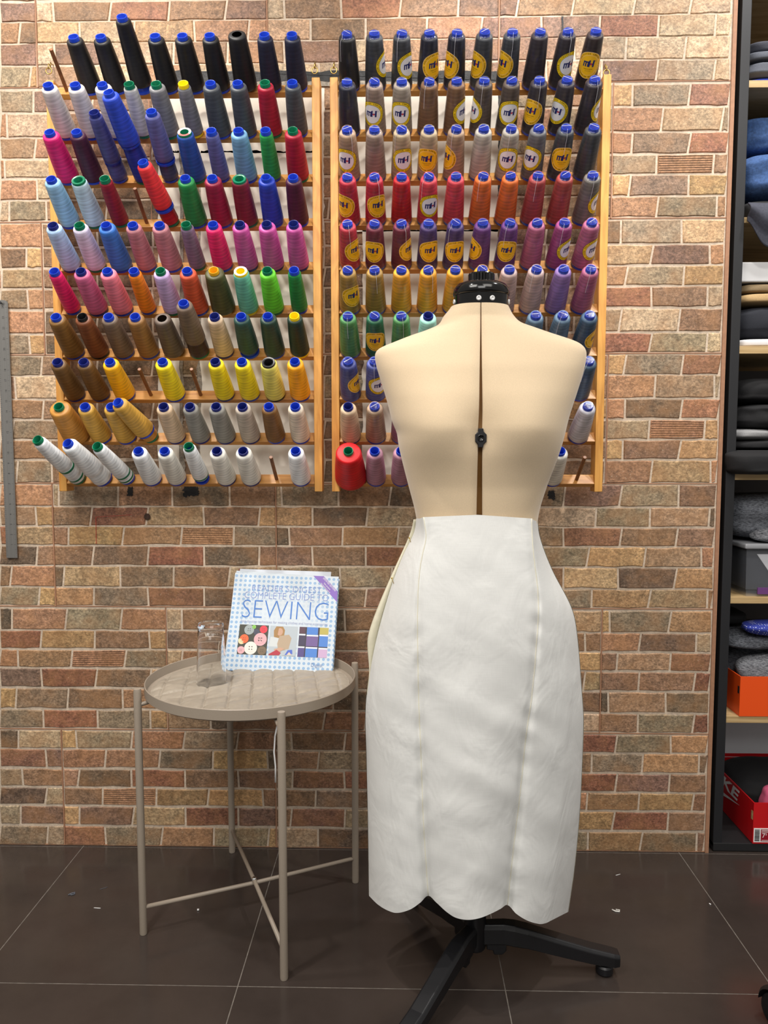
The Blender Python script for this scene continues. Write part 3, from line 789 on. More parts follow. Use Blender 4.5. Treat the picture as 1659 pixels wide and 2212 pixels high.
# ================================================================== DRESS FORM
YC = 1.42
OL = [(655, 979), (668, 971), (684, 958), (703, 945), (717, 914), (727, 884), (743, 843), (750, 826), (757, 815), (768, 810), (790, 813), (830, 825), (874, 838), (913, 848), (935, 857), (962, 861), (997, 869), (1044, 881), (1112, 898), (1180, 905), (1260, 880), (1330, 860)]
OR_ = [(655, 1094), (668, 1100), (684, 1109), (700, 1126), (711, 1156), (724, 1194), (736, 1231), (744, 1250), (755, 1262), (771, 1265), (802, 1259), (852, 1243), (906, 1225), (956, 1212), (993, 1200), (1053, 1178), (1112, 1161), (1180, 1158), (1260, 1185), (1330, 1205)]
DF = [(655, .046), (690, .050), (735, .066), (800, .092), (860, .106), (930, .114), (985, .106), (1050, .092), (1112, .088), (1200, .098), (1330, .104)]
DB = [(655, .046), (690, .056), (735, .074), (800, .086), (900, .086), (1000, .078), (1112, .072), (1330, .095)]
form = thing('dress_form', 'adjustable cream dress form on a black tripod stand in front of the right rack', 'dress form', (W(1037, 900, YC).x, YC, 0))
FO = Vector(form.location)
levels = [655 + 3*i for i in range(40)] + [775 + 9*i for i in range(62)]
levels = [y for y in levels if 664 <= y <= 1330]
XC0 = FO.x
NB = 44
def torso(side):
    b = MB(); rings = []
    for y in levels:
        z = W(1037, y, YC).z
        xo = W(smooth_interp(OL if side < 0 else OR_, y), y, YC).x
        gap = interp([(655, .0006), (720, .001), (850, .0026), (1000, .0042), (1112, .0052), (1330, .006)], y)
        xc = W(interp([(655, 1039), (900, 1039), (1000, 1037), (1112, 1036)], y), y, YC-interp(DF, y)).x + side*gap
        w = abs(xo - xc); df = interp(DF, y); db = interp(DB, y); ring = []
        for q in range(NB+1):
            a = PI*q/NB
            sx = abs(sin(a))**.82; cy = cos(a)
            x = w*sx; yy = -(df if cy > 0 else db)*math.copysign(abs(cy)**.9, cy)
            if cy > 0:
                zz = (y-932)/62.0; bx = (x-.078)/.056
                yy -= .022*math.exp(-bx*bx - zz*zz*(.55 if zz < 0 else .85)) * min(1, cy*3)
                yy += .010*math.exp(-(x/.022)**2 - ((y-930)/34.0)**2)
            ring.append(Vector((xc + side*x, YC+yy, z)) - FO)
        e = ring[0]; ring = [e + Vector((side*.0005, .016, 0)), e + Vector((0, .002, 0))] + ring
        ring[2] = ring[2] + Vector((side*.0012, .0003, 0))
        rings.append(ring if side > 0 else ring[::-1])
    b.loft(rings, 0, False, False)
    return b.build('body_panel', M['jersey'], form, True)
torso(-1); torso(1)
# lining seen through the front opening
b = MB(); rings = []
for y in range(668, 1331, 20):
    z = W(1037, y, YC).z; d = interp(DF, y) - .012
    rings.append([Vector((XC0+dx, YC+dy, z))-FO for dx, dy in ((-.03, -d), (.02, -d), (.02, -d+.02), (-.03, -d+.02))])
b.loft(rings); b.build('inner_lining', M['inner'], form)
# neck: band, domed cap, ribbed knob, rivets
zb0 = W(1037, 655, YC-.045).z; zb1 = W(1037, 630, YC-.045).z
def ell(r, z, k=.86): return Matrix.Translation((0, 0, 0))
SC = Matrix.Diagonal((1, .9, 1, 1))
b = MB(); b.lathe([(.044, zb0-.004), (.0485, zb0), (.0492, zb1), (.046, zb1+.001)], 48, 0, SC); b.build('neck_band', M['blackgloss'], form, True, auto=40)
b = MB(); b.lathe([(.046, zb1), (.0503, zb1+.001), (.0512, zb1+.006), (.0498, zb1+.013), (.044, zb1+.0205), (.034, zb1+.0245), (.02, zb1+.0265), (.0001, zb1+.027)], 48, 0, SC)
b.build('neck_cap', M['blackgloss'], form, True)
b = MB(); zk = zb1+.026; pr = []
n = 72; r0 = [.0228 + (.0010 if i % 3 else -.0008) for i in range(n)]
rings = [[Vector((r0[i]*k*cos(2*PI*i/n), r0[i]*k*sin(2*PI*i/n), z)) for i in range(n)] for k, z in ((1, zk-.004), (1, zk+.0125), (.95, zk+.0145))]
b.loft(rings); b.build('neck_knob', M['blackgloss'], form)
for ang in (-100, -72, -172, -8):
    a = R(ang); p = Vector((.0494*cos(a), .0494*.9*sin(a), zb0+.0095))
    nrm = Vector((cos(a)*.9, sin(a), 0)).normalized()
    T = Matrix.Translation(p) @ nrm.to_track_quat('Z', 'Y').to_matrix().to_4x4()
    b = MB(); b.lathe([(.0047, -.001), (.0046, .0008), (.0036, .0018), (.0018, .0016), (.0014, .0008), (.0001, .0008)], 20, 0, T); b.build('rivet', M['rivet'], form, True)
# adjusting dial at the bust
pd = W(1038.5, 946, YC-.108) - FO
T = Matrix.Translation(pd) @ Matrix.Rotation(R(90), 4, 'X')
b = MB()
P = [(-.004, -.016), (.004, -.016), (.0045, -.0105), (.0095, -.006), (.0095, .006), (.0045, .0105), (.004, .016), (-.004, .016), (-.0045, .0105), (-.0095, .006), (-.0095, -.006), (-.0045, -.0105)]
b.prism(P, lambda x, y: T @ Vector((x, y, -.006)), lambda x, y: T @ Vector((x, y, .0035)))
dial = b.build('adjuster', M['blackplastic'], form, bevel=.0008)
b = MB(); b.lathe([(.0118, -.004), (.0118, -.001), (.0095, .0005)], 28, 0, T); b.build('adjuster_washer', M['steel'], form, True)
b = MB(); b.lathe([(.0062, .003), (.0060, .0055), (.0044, .0058), (.0042, .0045), (.0001, .0045)], 24, 0, T); b.build('dial_button', M['blackgloss'], dial, True)
# stand
b = MB(); b.tube([(0, 0, .075), (0, 0, .95)], .0135, 20); b.build('pole', M['blackplastic'], form, True)
b = MB(); b.lathe([(.0001, .046), (.019, .046), (.021, .05), (.021, .12), (.026, .124), (.026, .15), (.0135, .152)], 28); b.build('hub', M['blackplastic'], form, True, auto=35)
def leg(az, ln):
    d = Vector((cos(R(az)), sin(R(az)), 0)); n = Vector((-d.y, d.x, 0)); rings = []
    for s, zt, h, w in ((.014, .097, .040, .013), (.055, .099, .040, .0145), (.075, .097, .041, .016), (.10, .091, .038, .0165), (.16, .073, .034, .0165), (.22, .056, .030, .0165), (ln-.012, .046, .027, .0165), (ln, .043, .023, .014)):
        s2 = s if s < .2 else .2 + (s-.2)*(ln-.2)/.1 if ln < .3 else s
        p = d*s; ring = []
        for u, v in ((-1, 0), (-.75, 1), (.75, 1), (1, 0), (1, -.0), (.9, -1), (-.9, -1)):
            ring.append(p + n*(w*u) + Vector((0, 0, zt - h*.22 if v == 0 else (zt if v == 1 else zt-h))))
        rings.append(ring)
    b = MB(); b.loft(rings); o = b.build('leg', M['blackplastic'], form, bevel=.002)
    f = d*(ln-.027)
    b = MB(); b.lathe([(.0001, .0002), (.013, .0002), (.0165, .004), (.0165, .016), (.014, .0195), (.0001, .0195)], 24, 0, Matrix.Translation(f)); b.build('foot', M['blackplastic'], o, True, auto=35)
    # latch under the root of the leg
    b = MB(); pts = [(.022, .063), (.052, .063), (.060, .055), (.060, .044), (.052, .036), (.036, .036), (.034, .044), (.022, .046)]
    b.prism(pts, lambda s, z: d*s + n*.008 + Vector((0, 0, z)), lambda s, z: d*s - n*.008 + Vector((0, 0, z)))
    b.build('latch', M['blackplastic'], o, bevel=.0015)
leg(-1, .275); leg(-122, .30); leg(119, .275)

# ================================================================== SKIRT
SL = [(1112, 897), (1150, 888), (1240, 848), (1300, 822), (1350, 803), (1385, 795), (1450, 798), (1530, 790), (1640, 792), (1780, 795), (1935, 797), (2000, 797)]
SR = [(1112, 1160), (1160, 1166), (1230, 1192), (1310, 1233), (1360, 1245), (1500, 1257), (1560, 1260), (1700, 1255), (1780, 1250), (1880, 1240), (1970, 1227), (2010, 1222)]
Q1 = [(1112, 914), (1160, 920), (1200, 912), (1250, 905), (1320, 902), (1450, 903), (1530, 905), (1620, 909), (1780, 915), (1935, 925), (2000, 928)]
Q2 = [(1112, 1148), (1180, 1151), (1300, 1163), (1400, 1158), (1500, 1149), (1600, 1135), (1700, 1125), (1800, 1113), (1955, 1096), (2000, 1092)]
HEM = [(0, 1935), (.035, 1953), (.075, 1966), (.115, 1972), (.17, 1965), (.215, 1950), (.25, 1935), (.30, 1950), (.36, 1969), (.42, 1982), (.50, 1987), (.58, 1983), (.66, 1972), (.71, 1963), (.75, 1955), (.79, 1974), (.84, 1989), (.89, 1996), (.915, 1994), (.93, 1990), (1.0, 1970)]
TOP = [(0, 1120), (.12, 1120), (.25, 1117), (.5, 1112), (.75, 1120), (.86, 1124), (1, 1126)]
FE = [(1112, 900), (1150, 894), (1200, 870), (1250, 850), (1300, 834), (1350, 820), (1400, 808), (1450, 799), (1530, 790), (1640, 792), (1780, 795), (1935, 797), (2000, 797)]
def sk_x(s, y):
    a, p, q, d = smooth_interp(FE, y), smooth_interp(Q1, y), smooth_interp(Q2, y), smooth_interp(SR, y)
    if s <= .25: return lerp(a, p, s/.25)
    if s <= .75: return lerp(p, q, (s-.25)/.5)
    return lerp(q, d, (s-.75)/.25)
def folds(x, z, t):
    """pulls and soft creases of unironed cloth"""
    v = noise.noise((x*7, z*5 + x*4, 1.7))*.005 + noise.noise((x*11 - z*9, z*15 + x*8, 5.1))*.0034
    v += noise.noise((x*3, z*26 + x*14, 9.3))*.0016
    return v * min(1, .25 + t*2.2)
def sk_y(s, t, xw, zw):
    d = smooth_interp([(0, .096), (.15, .112), (.33, .127), (.6, .131), (1, .128)], t)
    u = abs(2*s-1)
    y = d*max(0, 1-u**2.3)**.62
    for sq, wd in ((.25, .018), (.75, .018)):
        k = math.exp(-((s-sq)/wd)**2)
        y -= k*lerp(.0025, .010, t)
        dist = abs(s-sq)
        y += .0017*(.5+noise.noise((zw*9, sq, 2)))*sin(zw*(150 if sq > .5 else 118) + (s-sq)*26*(1 if sq > .5 else -1))*math.exp(-(dist/.032)**2)*min(1, t*4)
    for c0, hw in ((.115, .13), (.5, .24), (.88, .12)):      # the panels belly out towards the hem
        y += .022*t*t*max(0, 1-((s-c0)/hw)**2)
    if s > .925: y -= (s-.925)/.075*.022*t
    return y + folds(xw, zw, t)*(1-u**6)
skirt = thing('skirt', 'white calico skirt with scalloped hem pinned on the dress form', 'skirt', (FO.x, YC, .14))
SO = Vector(skirt.location)
def skv(s, t):
    y = lerp(interp(TOP, s), smooth_interp(HEM, s), t)
    px = sk_x(s, y); p = W(px, y, YC-.1)
    yy = YC - sk_y(s, t, p.x, p.z)
    return W(px, y, yy) - SO
def panel(s0, s1, nu, name):
    b = MB(); b.grid(lambda u, v: skv(lerp(s0, s1, u), 1-v), nu, 170)
    return b.build(name, M['calico'], skirt, True)
panel(0, .25, 46, 'side_panel'); panel(.25, .75, 90, 'front_panel'); panel(.75, 1, 46, 'side_panel')
for sq in (.25, .75):
    b = MB(); b.tube([skv(sq, t/90) + Vector((rnd.uniform(-.0003, .0003), -.0004, 0)) for t in range(91)], .0008, 6)
    b.build('seam', M['seam'], skirt, True)
# back panel, its edge standing out at the left side where it is pinned
def backv(u, v):
    t = 1-v
    a, e = skv(0, t), skv(1, t)
    bulge = 0
    a = a + Vector((-.001 - bulge*.55, 0, 0)); e = e + Vector((.001, 0, 0))
    d = interp([(0, .085), (.25, .115), (1, .11)], t)
    k = 1-abs(2*u-1)**2.3
    p = a.lerp(e, u); p.y += d*max(0, k)**.62 + .012*math.exp(-(u/.08)**2)*0 + noise.noise((p.x*8, p.z*7, 3))*.005*k
    if u < .1: p.y += .004
    return p
b = MB(); b.grid(backv, 60, 120); b.build('back_panel', M['cream'], skirt, True)
def flapv(u, v):
    y = lerp(1122, 1500, v); e = min(1, (1-v)*5)
    px = lerp(smooth_interp(SL, y) - 1.0*e, smooth_interp(FE, y) + 5, u)
    return W(px, y, YC - .006 + .012*u - .010*sin(PI*u)*sin(PI*v)) - SO
b = MB(); b.grid(flapv, 8, 60); b.build('seam_allowance', M['cream'], skirt, True, solid=.0008)
for t in (.05, .155):
    a = skv(.012, t) + Vector((-.006, -.008, 0)); b = MB(); b.tube([a, a + Vector((.004, .002, -.012))], .0006, 6); b.lathe([(.0001, .0016), (.0013, .001), (.0016, 0), (.0013, -.001), (.0001, -.0016)], 10, 0, Matrix.Translation(a))
    b.build('pin', M['brass'], skirt, True)

# ================================================================== TRAY TABLE
TC = Vector((-.3187, 1.615, 0)); TR = .2215; ZT = .496
table = thing('tray_table', 'round taupe metal tray table with crossed foot bars on the left', 'table', TC)
b = MB(); b.lathe([(.0001, ZT+.002), (TR-.012, ZT+.002), (TR-.004, ZT+.004), (TR-.0022, ZT+.0225), (TR-.0012, ZT+.0235), (TR, ZT+.0225), (TR, ZT+.003), (TR-.006, ZT-.001), (TR-.03, ZT-.004), (.0001, ZT-.004)][::-1], 96)
b.build('tray', M['taupe'], table, True, auto=35)
feet = [(-.22, 1.385), (-.5325, 1.515), (-.420, 1.845), (-.104, 1.718)]
feet = [Vector((x, y, 0)) - TC for x, y in feet]
for f in feet:
    b = MB(); b.tube([f + Vector((0, 0, z)) for z in (.0005, .004, .514, .520)], [.0072, .0078, .0078, .0070], 20)
    o = b.build('leg', M['taupe'], table, True, auto=40)
    dirn = f.normalized()
    b = MB(); b.tube([f + Vector((0, 0, .487)), dirn*(TR+.004) + Vector((0, 0, .488)), dirn*(TR-.012) + Vector((0, 0, .491))], .0042, 12); b.build('bracket', M['taupe'], o, True)
for a, c, dz in ((0, 2, .0), (1, 3, .0)):
    p = feet[a] + Vector((0, 0, .058+dz)); q = feet[c] + Vector((0, 0, .058+dz))
    mid = (p+q)/2 + Vector((0, 0, .003 if a == 0 else -.003))
    b = MB(); b.tube([p, mid, q], .0044, 12); b.build('foot_bar', M['taupe'], table, True)
b = MB(); b.lathe([(.0055, .060), (.0055, .0665), (.004, .068), (.0001, .068)], 16, 0, Matrix.Translation(((feet[0]+feet[2])/2).to_3d()*Vector((1, 1, 0)).length*0 + (feet[0]+feet[2])/2))
b.build('joint_screw', M['steel'], table, True)
# woven pad lying in the tray
def pad_material():
    m = mottled('greige woven leather', S(158, 148, 134), .5, 60, .14, .25, .001)
    return m
pad_m = pad_material()
b = MB(); nr, na = 96, 380; RP = TR-.013
def pad_pt(r, a):
    x, y = r*cos(a), r*sin(a)
    p = (x*cos(R(10)) + y*sin(R(10)))/.046 + 20; q = (-x*sin(R(38)) + y*cos(R(38)))/.040 + 20
    fp, fq = p % 1, q % 1; odd = (int(p) + int(q)) % 2
    e = min(fp, 1-fp, fq, 1-fq)
    h = .0002 + .0044*min(1, e/.09)**.7 + (.0026*(sin(PI*fp)+.5*fq) if odd else .0026*(sin(PI*fq)-.4*fp)) + noise.noise((x*16, y*16, 4))*.0024
    edge = min(1, (RP-r)/.018); h *= max(.1, edge)**.5
    return Vector((x, y, ZT+.0022+max(0, h)))
rr = RP
vs = [pad_pt(RP*(i/nr), 2*PI*k/na)*1 for i in range(1, nr+1) for k in range(na)]
vs = [Vector((v.x*(1+.012*noise.noise((math.atan2(v.y, v.x)*3, 2, 2))), v.y*(1+.012*noise.noise((math.atan2(v.y, v.x)*3, 2, 2))), v.z)) for v in vs]
b.add(vs, [(i*na+k, (i+1)*na+k, (i+1)*na+(k+1) % na, i*na+(k+1) % na) for i in range(nr-1) for k in range(na)] + [tuple(range(na))])
o = b.build('woven_pad', pad_m, None, True); o.location = TC
tag(o, 'greige woven leather pad lying in the round tray', 'table mat')
ZP = ZT + .0078
# scrap of white paper on the pad
b = MB(); p = W(414, 1525, 1.425)
o = MB().prism([(-.010, -.004), (-.003, -.007), (.006, -.006), (.011, 0), (.007, .006), (-.004, .006), (-.011, .003)], lambda x, y: Vector((x, y, 0)), lambda x, y: Vector((x, y, .0025))).build('paper_scrap', M['white'], bevel=.0008)
o.location = (p.x, 1.425, ZP-.002); tag(o, 'small white scrap lying near the front rim of the tray', 'scrap')
# cord below the tray
b = MB(); b.tube([W(599, 1566, 1.44), W(594, 1590, 1.44), W(592, 1625, 1.44), W(595, 1655, 1.44), W(595, 1690, 1.44)], .0016, 8)
o = b.build('cord', M['white'], table, True); o['label'] = 'white cord hanging under the tray'; o.location = -TC

# glass, upside down
def glass_mat():
    m = mat('clear glass', (1, 1, 1, 1), .0, spec=.5); bsdf(m).inputs['Transmission Weight'].default_value = 1.0; bsdf(m).inputs['IOR'].default_value = 1.45
    return m
gp = W(457, 1474, 1.612)
b = MB()
b.lathe([(.0305, .0), (.0322, .0), (.0322, .002), (.0285, .085), (.0268, .118), (.0272, .126), (.0260, .131), (.0245, .1315), (.0001, .1300)], 48)
b.lathe([(.0305, .0), (.0304, .004), (.0268, .085), (.0250, .116), (.0215, .1195), (.0001, .1200)][::-1], 48)
gl = b.build('drinking_glass', glass_mat(), None, True, auto=45); gl.location = (gp.x, 1.612, ZP-.0006)
tag(gl, 'empty clear tumbler standing upside down on the tray beside the books', 'glass')

# ---- books
def cover_material():
    m = mat('dotted cover', S(232, 242, 250), .35)
    t = N(m, 'ShaderNodeTexCoord'); sp = N(m, 'ShaderNodeSeparateXYZ'); L(m, t.outputs['Object'], sp.inputs[0])
    pitch = .0110
    def fr(o, off): return mth(m, 'SUBTRACT', mth(m, 'FRACT', mth(m, 'ADD', mth(m, 'DIVIDE', o, pitch), off)), .5)
    x, z = fr(sp.outputs[0], 100.2), fr(sp.outputs[2], 100.4)
    d = mth(m, 'SQRT', mth(m, 'ADD', mth(m, 'MULTIPLY', x, x), mth(m, 'MULTIPLY', z, z)))
    dot = mth(m, 'LESS_THAN', d, .31)
    hx = mth(m, 'DIVIDE', mth(m, 'SUBTRACT', sp.outputs[0], .125), .10); hz = mth(m, 'DIVIDE', mth(m, 'SUBTRACT', sp.outputs[2], .118), .07)
    q = mth(m, 'ADD', mth(m, 'POWER', mth(m, 'ABSOLUTE', hx), 4), mth(m, 'POWER', mth(m, 'ABSOLUTE', hz), 4))
    fade = mth(m, 'ADD', .12, mth(m, 'MULTIPLY', .88, mth(m, 'MINIMUM', 1.0, q)))
    L(m, mix(m, mth(m, 'MULTIPLY', dot, fade), S(196, 207, 217), S(134, 168, 204)), bsdf(m).inputs['Base Color'])
    return m
COV = cover_material()
M['pages'] = mottled('page edges', S(236, 234, 228), .8, 300, .12, 0, .001, (1, 1, 1))
M['ink'] = mat('blue title ink', S(52, 112, 190), .4); M['ink2'] = mat('lavender title ink', S(112, 134, 198), .4); M['ink3'] = mat('grey blue ink', S(150, 156, 190), .4)
M['ribbon'] = mat('purple corner ribbon', S(122, 88, 178), .4)
BW, BH = .2455, .2285
def fm(n, r, g, b_): return mat(n, S(r, g, b_), .4)
def book(loc, roll, leanx, yaw, thick, label, detailed, cov=None, w=BW, h=BH, spine=None):
    t = thing('book', label, 'book', loc, group='sewing books on the tray table')
    Rm = Matrix.Rotation(yaw, 4, 'Z') @ Matrix.Rotation(leanx, 4, 'X') @ Matrix.Rotation(roll, 4, 'Y')
    t.rotation_euler = Rm.to_euler()
    cov = cov or COV
    b = MB(); b.box(0, w, 0, .0025, 0, h); b.build('front_cover', cov, t, bevel=.0006)
    b = MB(); b.box(0, w, thick-.0025, thick, 0, h); b.build('back_cover', cov, t, bevel=.0006)
    b = MB(); b.box(-.0015, .001, .0, thick, 0, h); b.build('spine', spine or cov, t, bevel=.0006)
    b = MB(); b.box(.003, w-.003, .0026, thick-.0026, .003, h-.003); b.build('pages', M['pages'], t)
    if not detailed: return t
    def put(mb, v, f, mi, lift=.0003): mb.add([(x, -lift, z) for x, z in v], f, mi)
    def word(name, s, x0, x1, zc, hh, m, off=-.012):
        v, f = text2d(s, 1.0, 'CENTER', off)
        xs = [p[0] for p in v]; ys_ = [p[1] for p in v]
        kx = (x1-x0)/(max(xs)-min(xs)); ky = hh/(max(ys_)-min(ys_))
        mb = MB(); put(mb, [(x0 + (x-min(xs))*kx, zc - hh/2 + (y-min(ys_))*ky) for x, y in v], f, 0, .0005); mb.build(name, m, t)
    word('title_lettering', "READER'S DIGEST", .176*w, .845*w, .850*h, .062*h, M['ink2'], -.016)
    word('title_lettering', 'COMPLETE GUIDE TO', .11*w, .915*w, .772*h, .068*h, M['ink2'], -.016)
    word('title_lettering', 'SEWING', .102*w, .925*w, .630*h, .185*h, M['ink'], -.020)
    word('subtitle_lettering', 'Step-by-step techniques for making clothes and home accessories', .10*w, .925*w, .497*h, .034*h, M['ink3'], -.004)
    word('publisher_mark', 'Digest', .80*w, .905*w, .085*h, .05*h, fm('digest ink', 70, 110, 170), -.006)
    # corner ribbon with its three lines
    mb = MB(); put(mb, [(.755*w, .998*h), (.855*w, .998*h), (.998*w, .845*h), (.998*w, .735*h)], [(0, 3, 2, 1)], 0, .0003)
    rb = mb.build('corner_ribbon', M['ribbon'], t)
    a = math.atan2(-.153*h, .143*w); mid = (.902*w, .900*h)
    mb = MB()
    for s, sz, dn in (('UPDATED EDITION', .0062, .0045), ('New projects', .0050, -.0025), ('with Simplicity patterns', .0044, -.0080)):
        v, f = text2d(s, sz, 'CENTER', 0)
        ca, sa = cos(a), sin(a)
        put(mb, [(mid[0] + x*.8*ca - (y+dn)*sa, mid[1] + x*.8*sa + (y+dn)*ca) for x, y in v], f, 0, .0006)
    mb.build('ribbon_lettering', M['white'], rb)
    # three cover pictures
    def disc2(mb, cx, cz, r, mi, lift, n=20, sq=1):
        mb.add([(cx + r*cos(2*PI*i/n), -lift, cz + r*sq*sin(2*PI*i/n)) for i in range(n)], [tuple(range(n))], mi)
    def rect(mb, x0, x1, z0, z1, mi, lift): mb.add([(x0, -lift, z0), (x1, -lift, z0), (x1, -lift, z1), (x0, -lift, z1)], [(0, 1, 2, 3)], mi)
    zA, zB = .165*h, .465*h; U = [(.095, .372), (.387, .648), (.664, .938)]
    x0, x1 = U[0][0]*w, U[0][1]*w; mb = MB(); rect(mb, x0, x1, zA, zB, 0, .0003)
    W1 = x1-x0; H1 = zB-zA
    for cx, cz, r, mi in ((.12, .45, .2, 3), (.34, .83, .19, 1), (.50, .93, .12, 9), (.83, .86, .13, 2), (.60, .76, .1, 7), (.75, .52, .22, 10), (.72, .53, .16, 4), (.20, .52, .15, 5), (.13, .14, .15, 10), (.45, .22, .24, 6), (.84, .15, .16, 8)):
        lx, lz = x0+cx*W1, zA+cz*H1; r = r*W1
        r = min(r, lx-x0-.0002, x1-lx-.0002, lz-zA-.0002, zB-lz-.0002)
        lift = .0005 + .00003*mi
        disc2(mb, lx, lz, r, mi, lift); disc2(mb, lx, lz, r*.62, mi, lift+.0003)
        for hx, hz in ((-.2, -.2), (.2, -.2), (-.2, .2), (.2, .2)): disc2(mb, lx+hx*r, lz+hz*r, r*.09, 0, lift+.0005, 8)
    mb.build('button_picture', [fm('pic dark', 52, 52, 40), fm('pic silver', 150, 160, 162), fm('pic red', 222, 48, 66), fm('pic cream', 222, 206, 160), fm('pic violet', 88, 84, 190), fm('pic orange', 238, 96, 44), fm('pic ivory', 226, 216, 208), fm('pic slate', 62, 64, 84), fm('pic horn', 112, 94, 72), fm('pic lime', 130, 190, 80), fm('pic pinkish', 212, 164, 170)], t)
    x0, x1 = U[1][0]*w, U[1][1]*w; W1 = x1-x0; mb = MB(); rect(mb, x0, x1, zA, zB, 0, .0003)
    def pg(pts, mi, lift): mb.add([(x0+x*W1, -lift, zA+z*H1) for x, z in pts], [tuple(range(len(pts)))], mi)
    pg([(0, .30), (.40, .30), (.40, .62), (.04, .62)], 6, .0004)
    pg([(.16, .62), (.14, .84), (.22, .98), (.46, .98), (.54, .86), (.52, .62), (.40, .58)], 2, .00045)
    pg([(.36, .66), (.70, .72), (.80, .60), (.72, .22), (.36, .16), (.30, .40)], 1, .0005)
    disc2(mb, x0+.36*W1, zA+.80*H1, .11*W1, 3, .0006, 20, 1.25)
    pg([(.24, .62), (.22, .84), (.32, .96), (.30, .80), (.28, .64)], 2, .0007)
    pg([(.20, .22), (.44, .28), (.58, .24), (.40, .12), (.24, .14)], 3, .0008)
    pg([(.02, .04), (.30, .20), (.46, .10), (.40, .02), (.04, .01)], 4, .0009)
    pg([(.52, .02), (.62, .22), (.90, .26), (.98, .12), (.98, .01)], 0, .00085); pg([(.60, .03), (.70, .20), (.86, .22), (.88, .08)], 5, .00095); pg([(.68, .05), (.76, .14), (.84, .05)], 7, .001)
    mb.build('seamstress_picture', [fm('pic room', 172, 182, 190), fm('pic sweater', 172, 152, 128), fm('pic hair', 156, 118, 66), fm('pic skin', 190, 150, 126), fm('pic crimson', 168, 40, 60), fm('pic blue', 70, 100, 190), fm('pic machine', 196, 202, 204), fm('pic peach', 236, 196, 170)], t)
    x0, x1 = U[2][0]*w, U[2][1]*w; W1 = x1-x0; mb = MB(); rect(mb, x0, x1, zA, zB, 0, .0003)
    for (a0, a1, b0, b1, mi) in ((0, .2, .78, 1, 1), (.26, .64, .75, 1, 2), (.70, 1, .77, 1, 3), (0, .22, .38, .72, 4), (.26, .66, .36, .70, 5), (.70, 1, .36, .72, 2), (0, .22, 0, .30, 6), (.26, .66, 0, .29, 2), (.70, 1, 0, .28, 7)):
        rect(mb, x0+a0*W1, x0+a1*W1, zA+b0*H1, zA+b1*H1, mi, .0005)
        if b1 < 1: rect(mb, x0+a0*W1, x0+a1*W1, zA+(b1-.005)*H1, zA+(b1+.045)*H1, 8, .0006)
    mb.build('thread_picture', [fm('pic night', 40, 34, 52), fm('pic maroon', 76, 38, 58), fm('pic azure', 66, 122, 200), fm('pic oliveyellow', 176, 164, 76), fm('pic indigo', 50, 42, 74), fm('pic mauve', 104, 82, 140), fm('pic purple', 74, 62, 124), fm('pic lilac', 190, 160, 196), fm('pic spoolwhite', 214, 220, 230)], t)
    return t
bl = W(488, 1440, 1.715)
LX = -R(23)
book((bl.x-.002, 1.712, ZP-.0015), R(1.9), LX, R(-1), .026, 'dotted pale blue sewing book in front, its title cover facing out', True)
book((bl.x-.012, 1.745, ZP-.0015), R(3.4), LX, R(-1), .024, 'second copy of the dotted book, mostly hidden behind the front copy', False)
book((bl.x-.004, 1.775, ZP-.001), R(1.6), LX, R(-1), .018, 'book with dark red spine leaning rearmost against the wall', False, fm('pale cover', 206, 214, 226), .225, .2275, mottled('dark red spine', S(140, 30, 50), .4, 30, .5, 0))

# ================================================================== STEEL RULER
zt, zb_ = W(14, 648, 1.862).z, W(14, 1205, 1.862).z
ruler = thing('steel_ruler', 'long steel ruler hanging on the brick wall at the left edge', 'ruler', (-.956, 1.8615, zb_))
def brushed():
    m = mat('brushed steel', S(176, 174, 172), .34, 1.0); f = noise_tex(m, coords(m, 'Object', (400, 40, 3)), 1, 3)
    L(m, mix(m, f, S(160, 158, 156), S(196, 194, 190)), bsdf(m).inputs['Base Color']); return m
hgt = zt - zb_; P = [(-.0138, 0), (.0138, 0), (.0138, hgt-.007)] + [(.0138*cos(R(a))*1, hgt-.0075+.0075*sin(R(a))) for a in range(15, 166, 15)] + [(-.0138, hgt-.007)]
b = MB(); b.prism(P, lambda x, z: (x, -.0007, z), lambda x, z: (x, .0007, z)); b.build('blade', brushed(), ruler)
b = MB(); u = hgt/25.0
for i in range(1, 25*8):
    z = .008 + i*u/8; ln = .0075 if i % 8 == 0 else (.005 if i % 4 == 0 else .003)
    b.add([(.0136-ln, -.0009, z-.00018), (.0136, -.0009, z-.00018), (.0136, -.0009, z+.00018), (.0136-ln, -.0009, z+.00018)], [(0, 1, 2, 3)])
for i in range(1, 620, 5):
    z = .006 + i*.001; ln = .004 if i % 10 == 1 else .0025
    if z < hgt-.02: b.add([(-.0136, -.0009, z-.00018), (-.0136+ln, -.0009, z-.00018), (-.0136+ln, -.0009, z+.00018), (-.0136, -.0009, z+.00018)], [(0, 1, 2, 3)])
for i in range(1, 25):
    v, f = text2d(str(i), .0068, 'CENTER', 0)
    b.add([(.001 - y, -.0009, .008 + i*u + x) for x, y in v], f)
b.build('scale_marks', mat('etched black', S(46, 46, 48), .6), ruler)
b = MB(); T = Matrix.Translation((-.957, 1.8575, zt-.008)) @ Matrix.Rotation(R(90), 4, 'X')
b.lathe([(.0001, -.01), (.0015, -.01), (.0015, .003), (.0034, .003), (.0034, .0045), (.0001, .005)], 14, 0, T)
tag(b.build('nail', M['darkmetal'], None, True, auto=40), 'dark nail through the hole at the top of the steel ruler', 'nail')

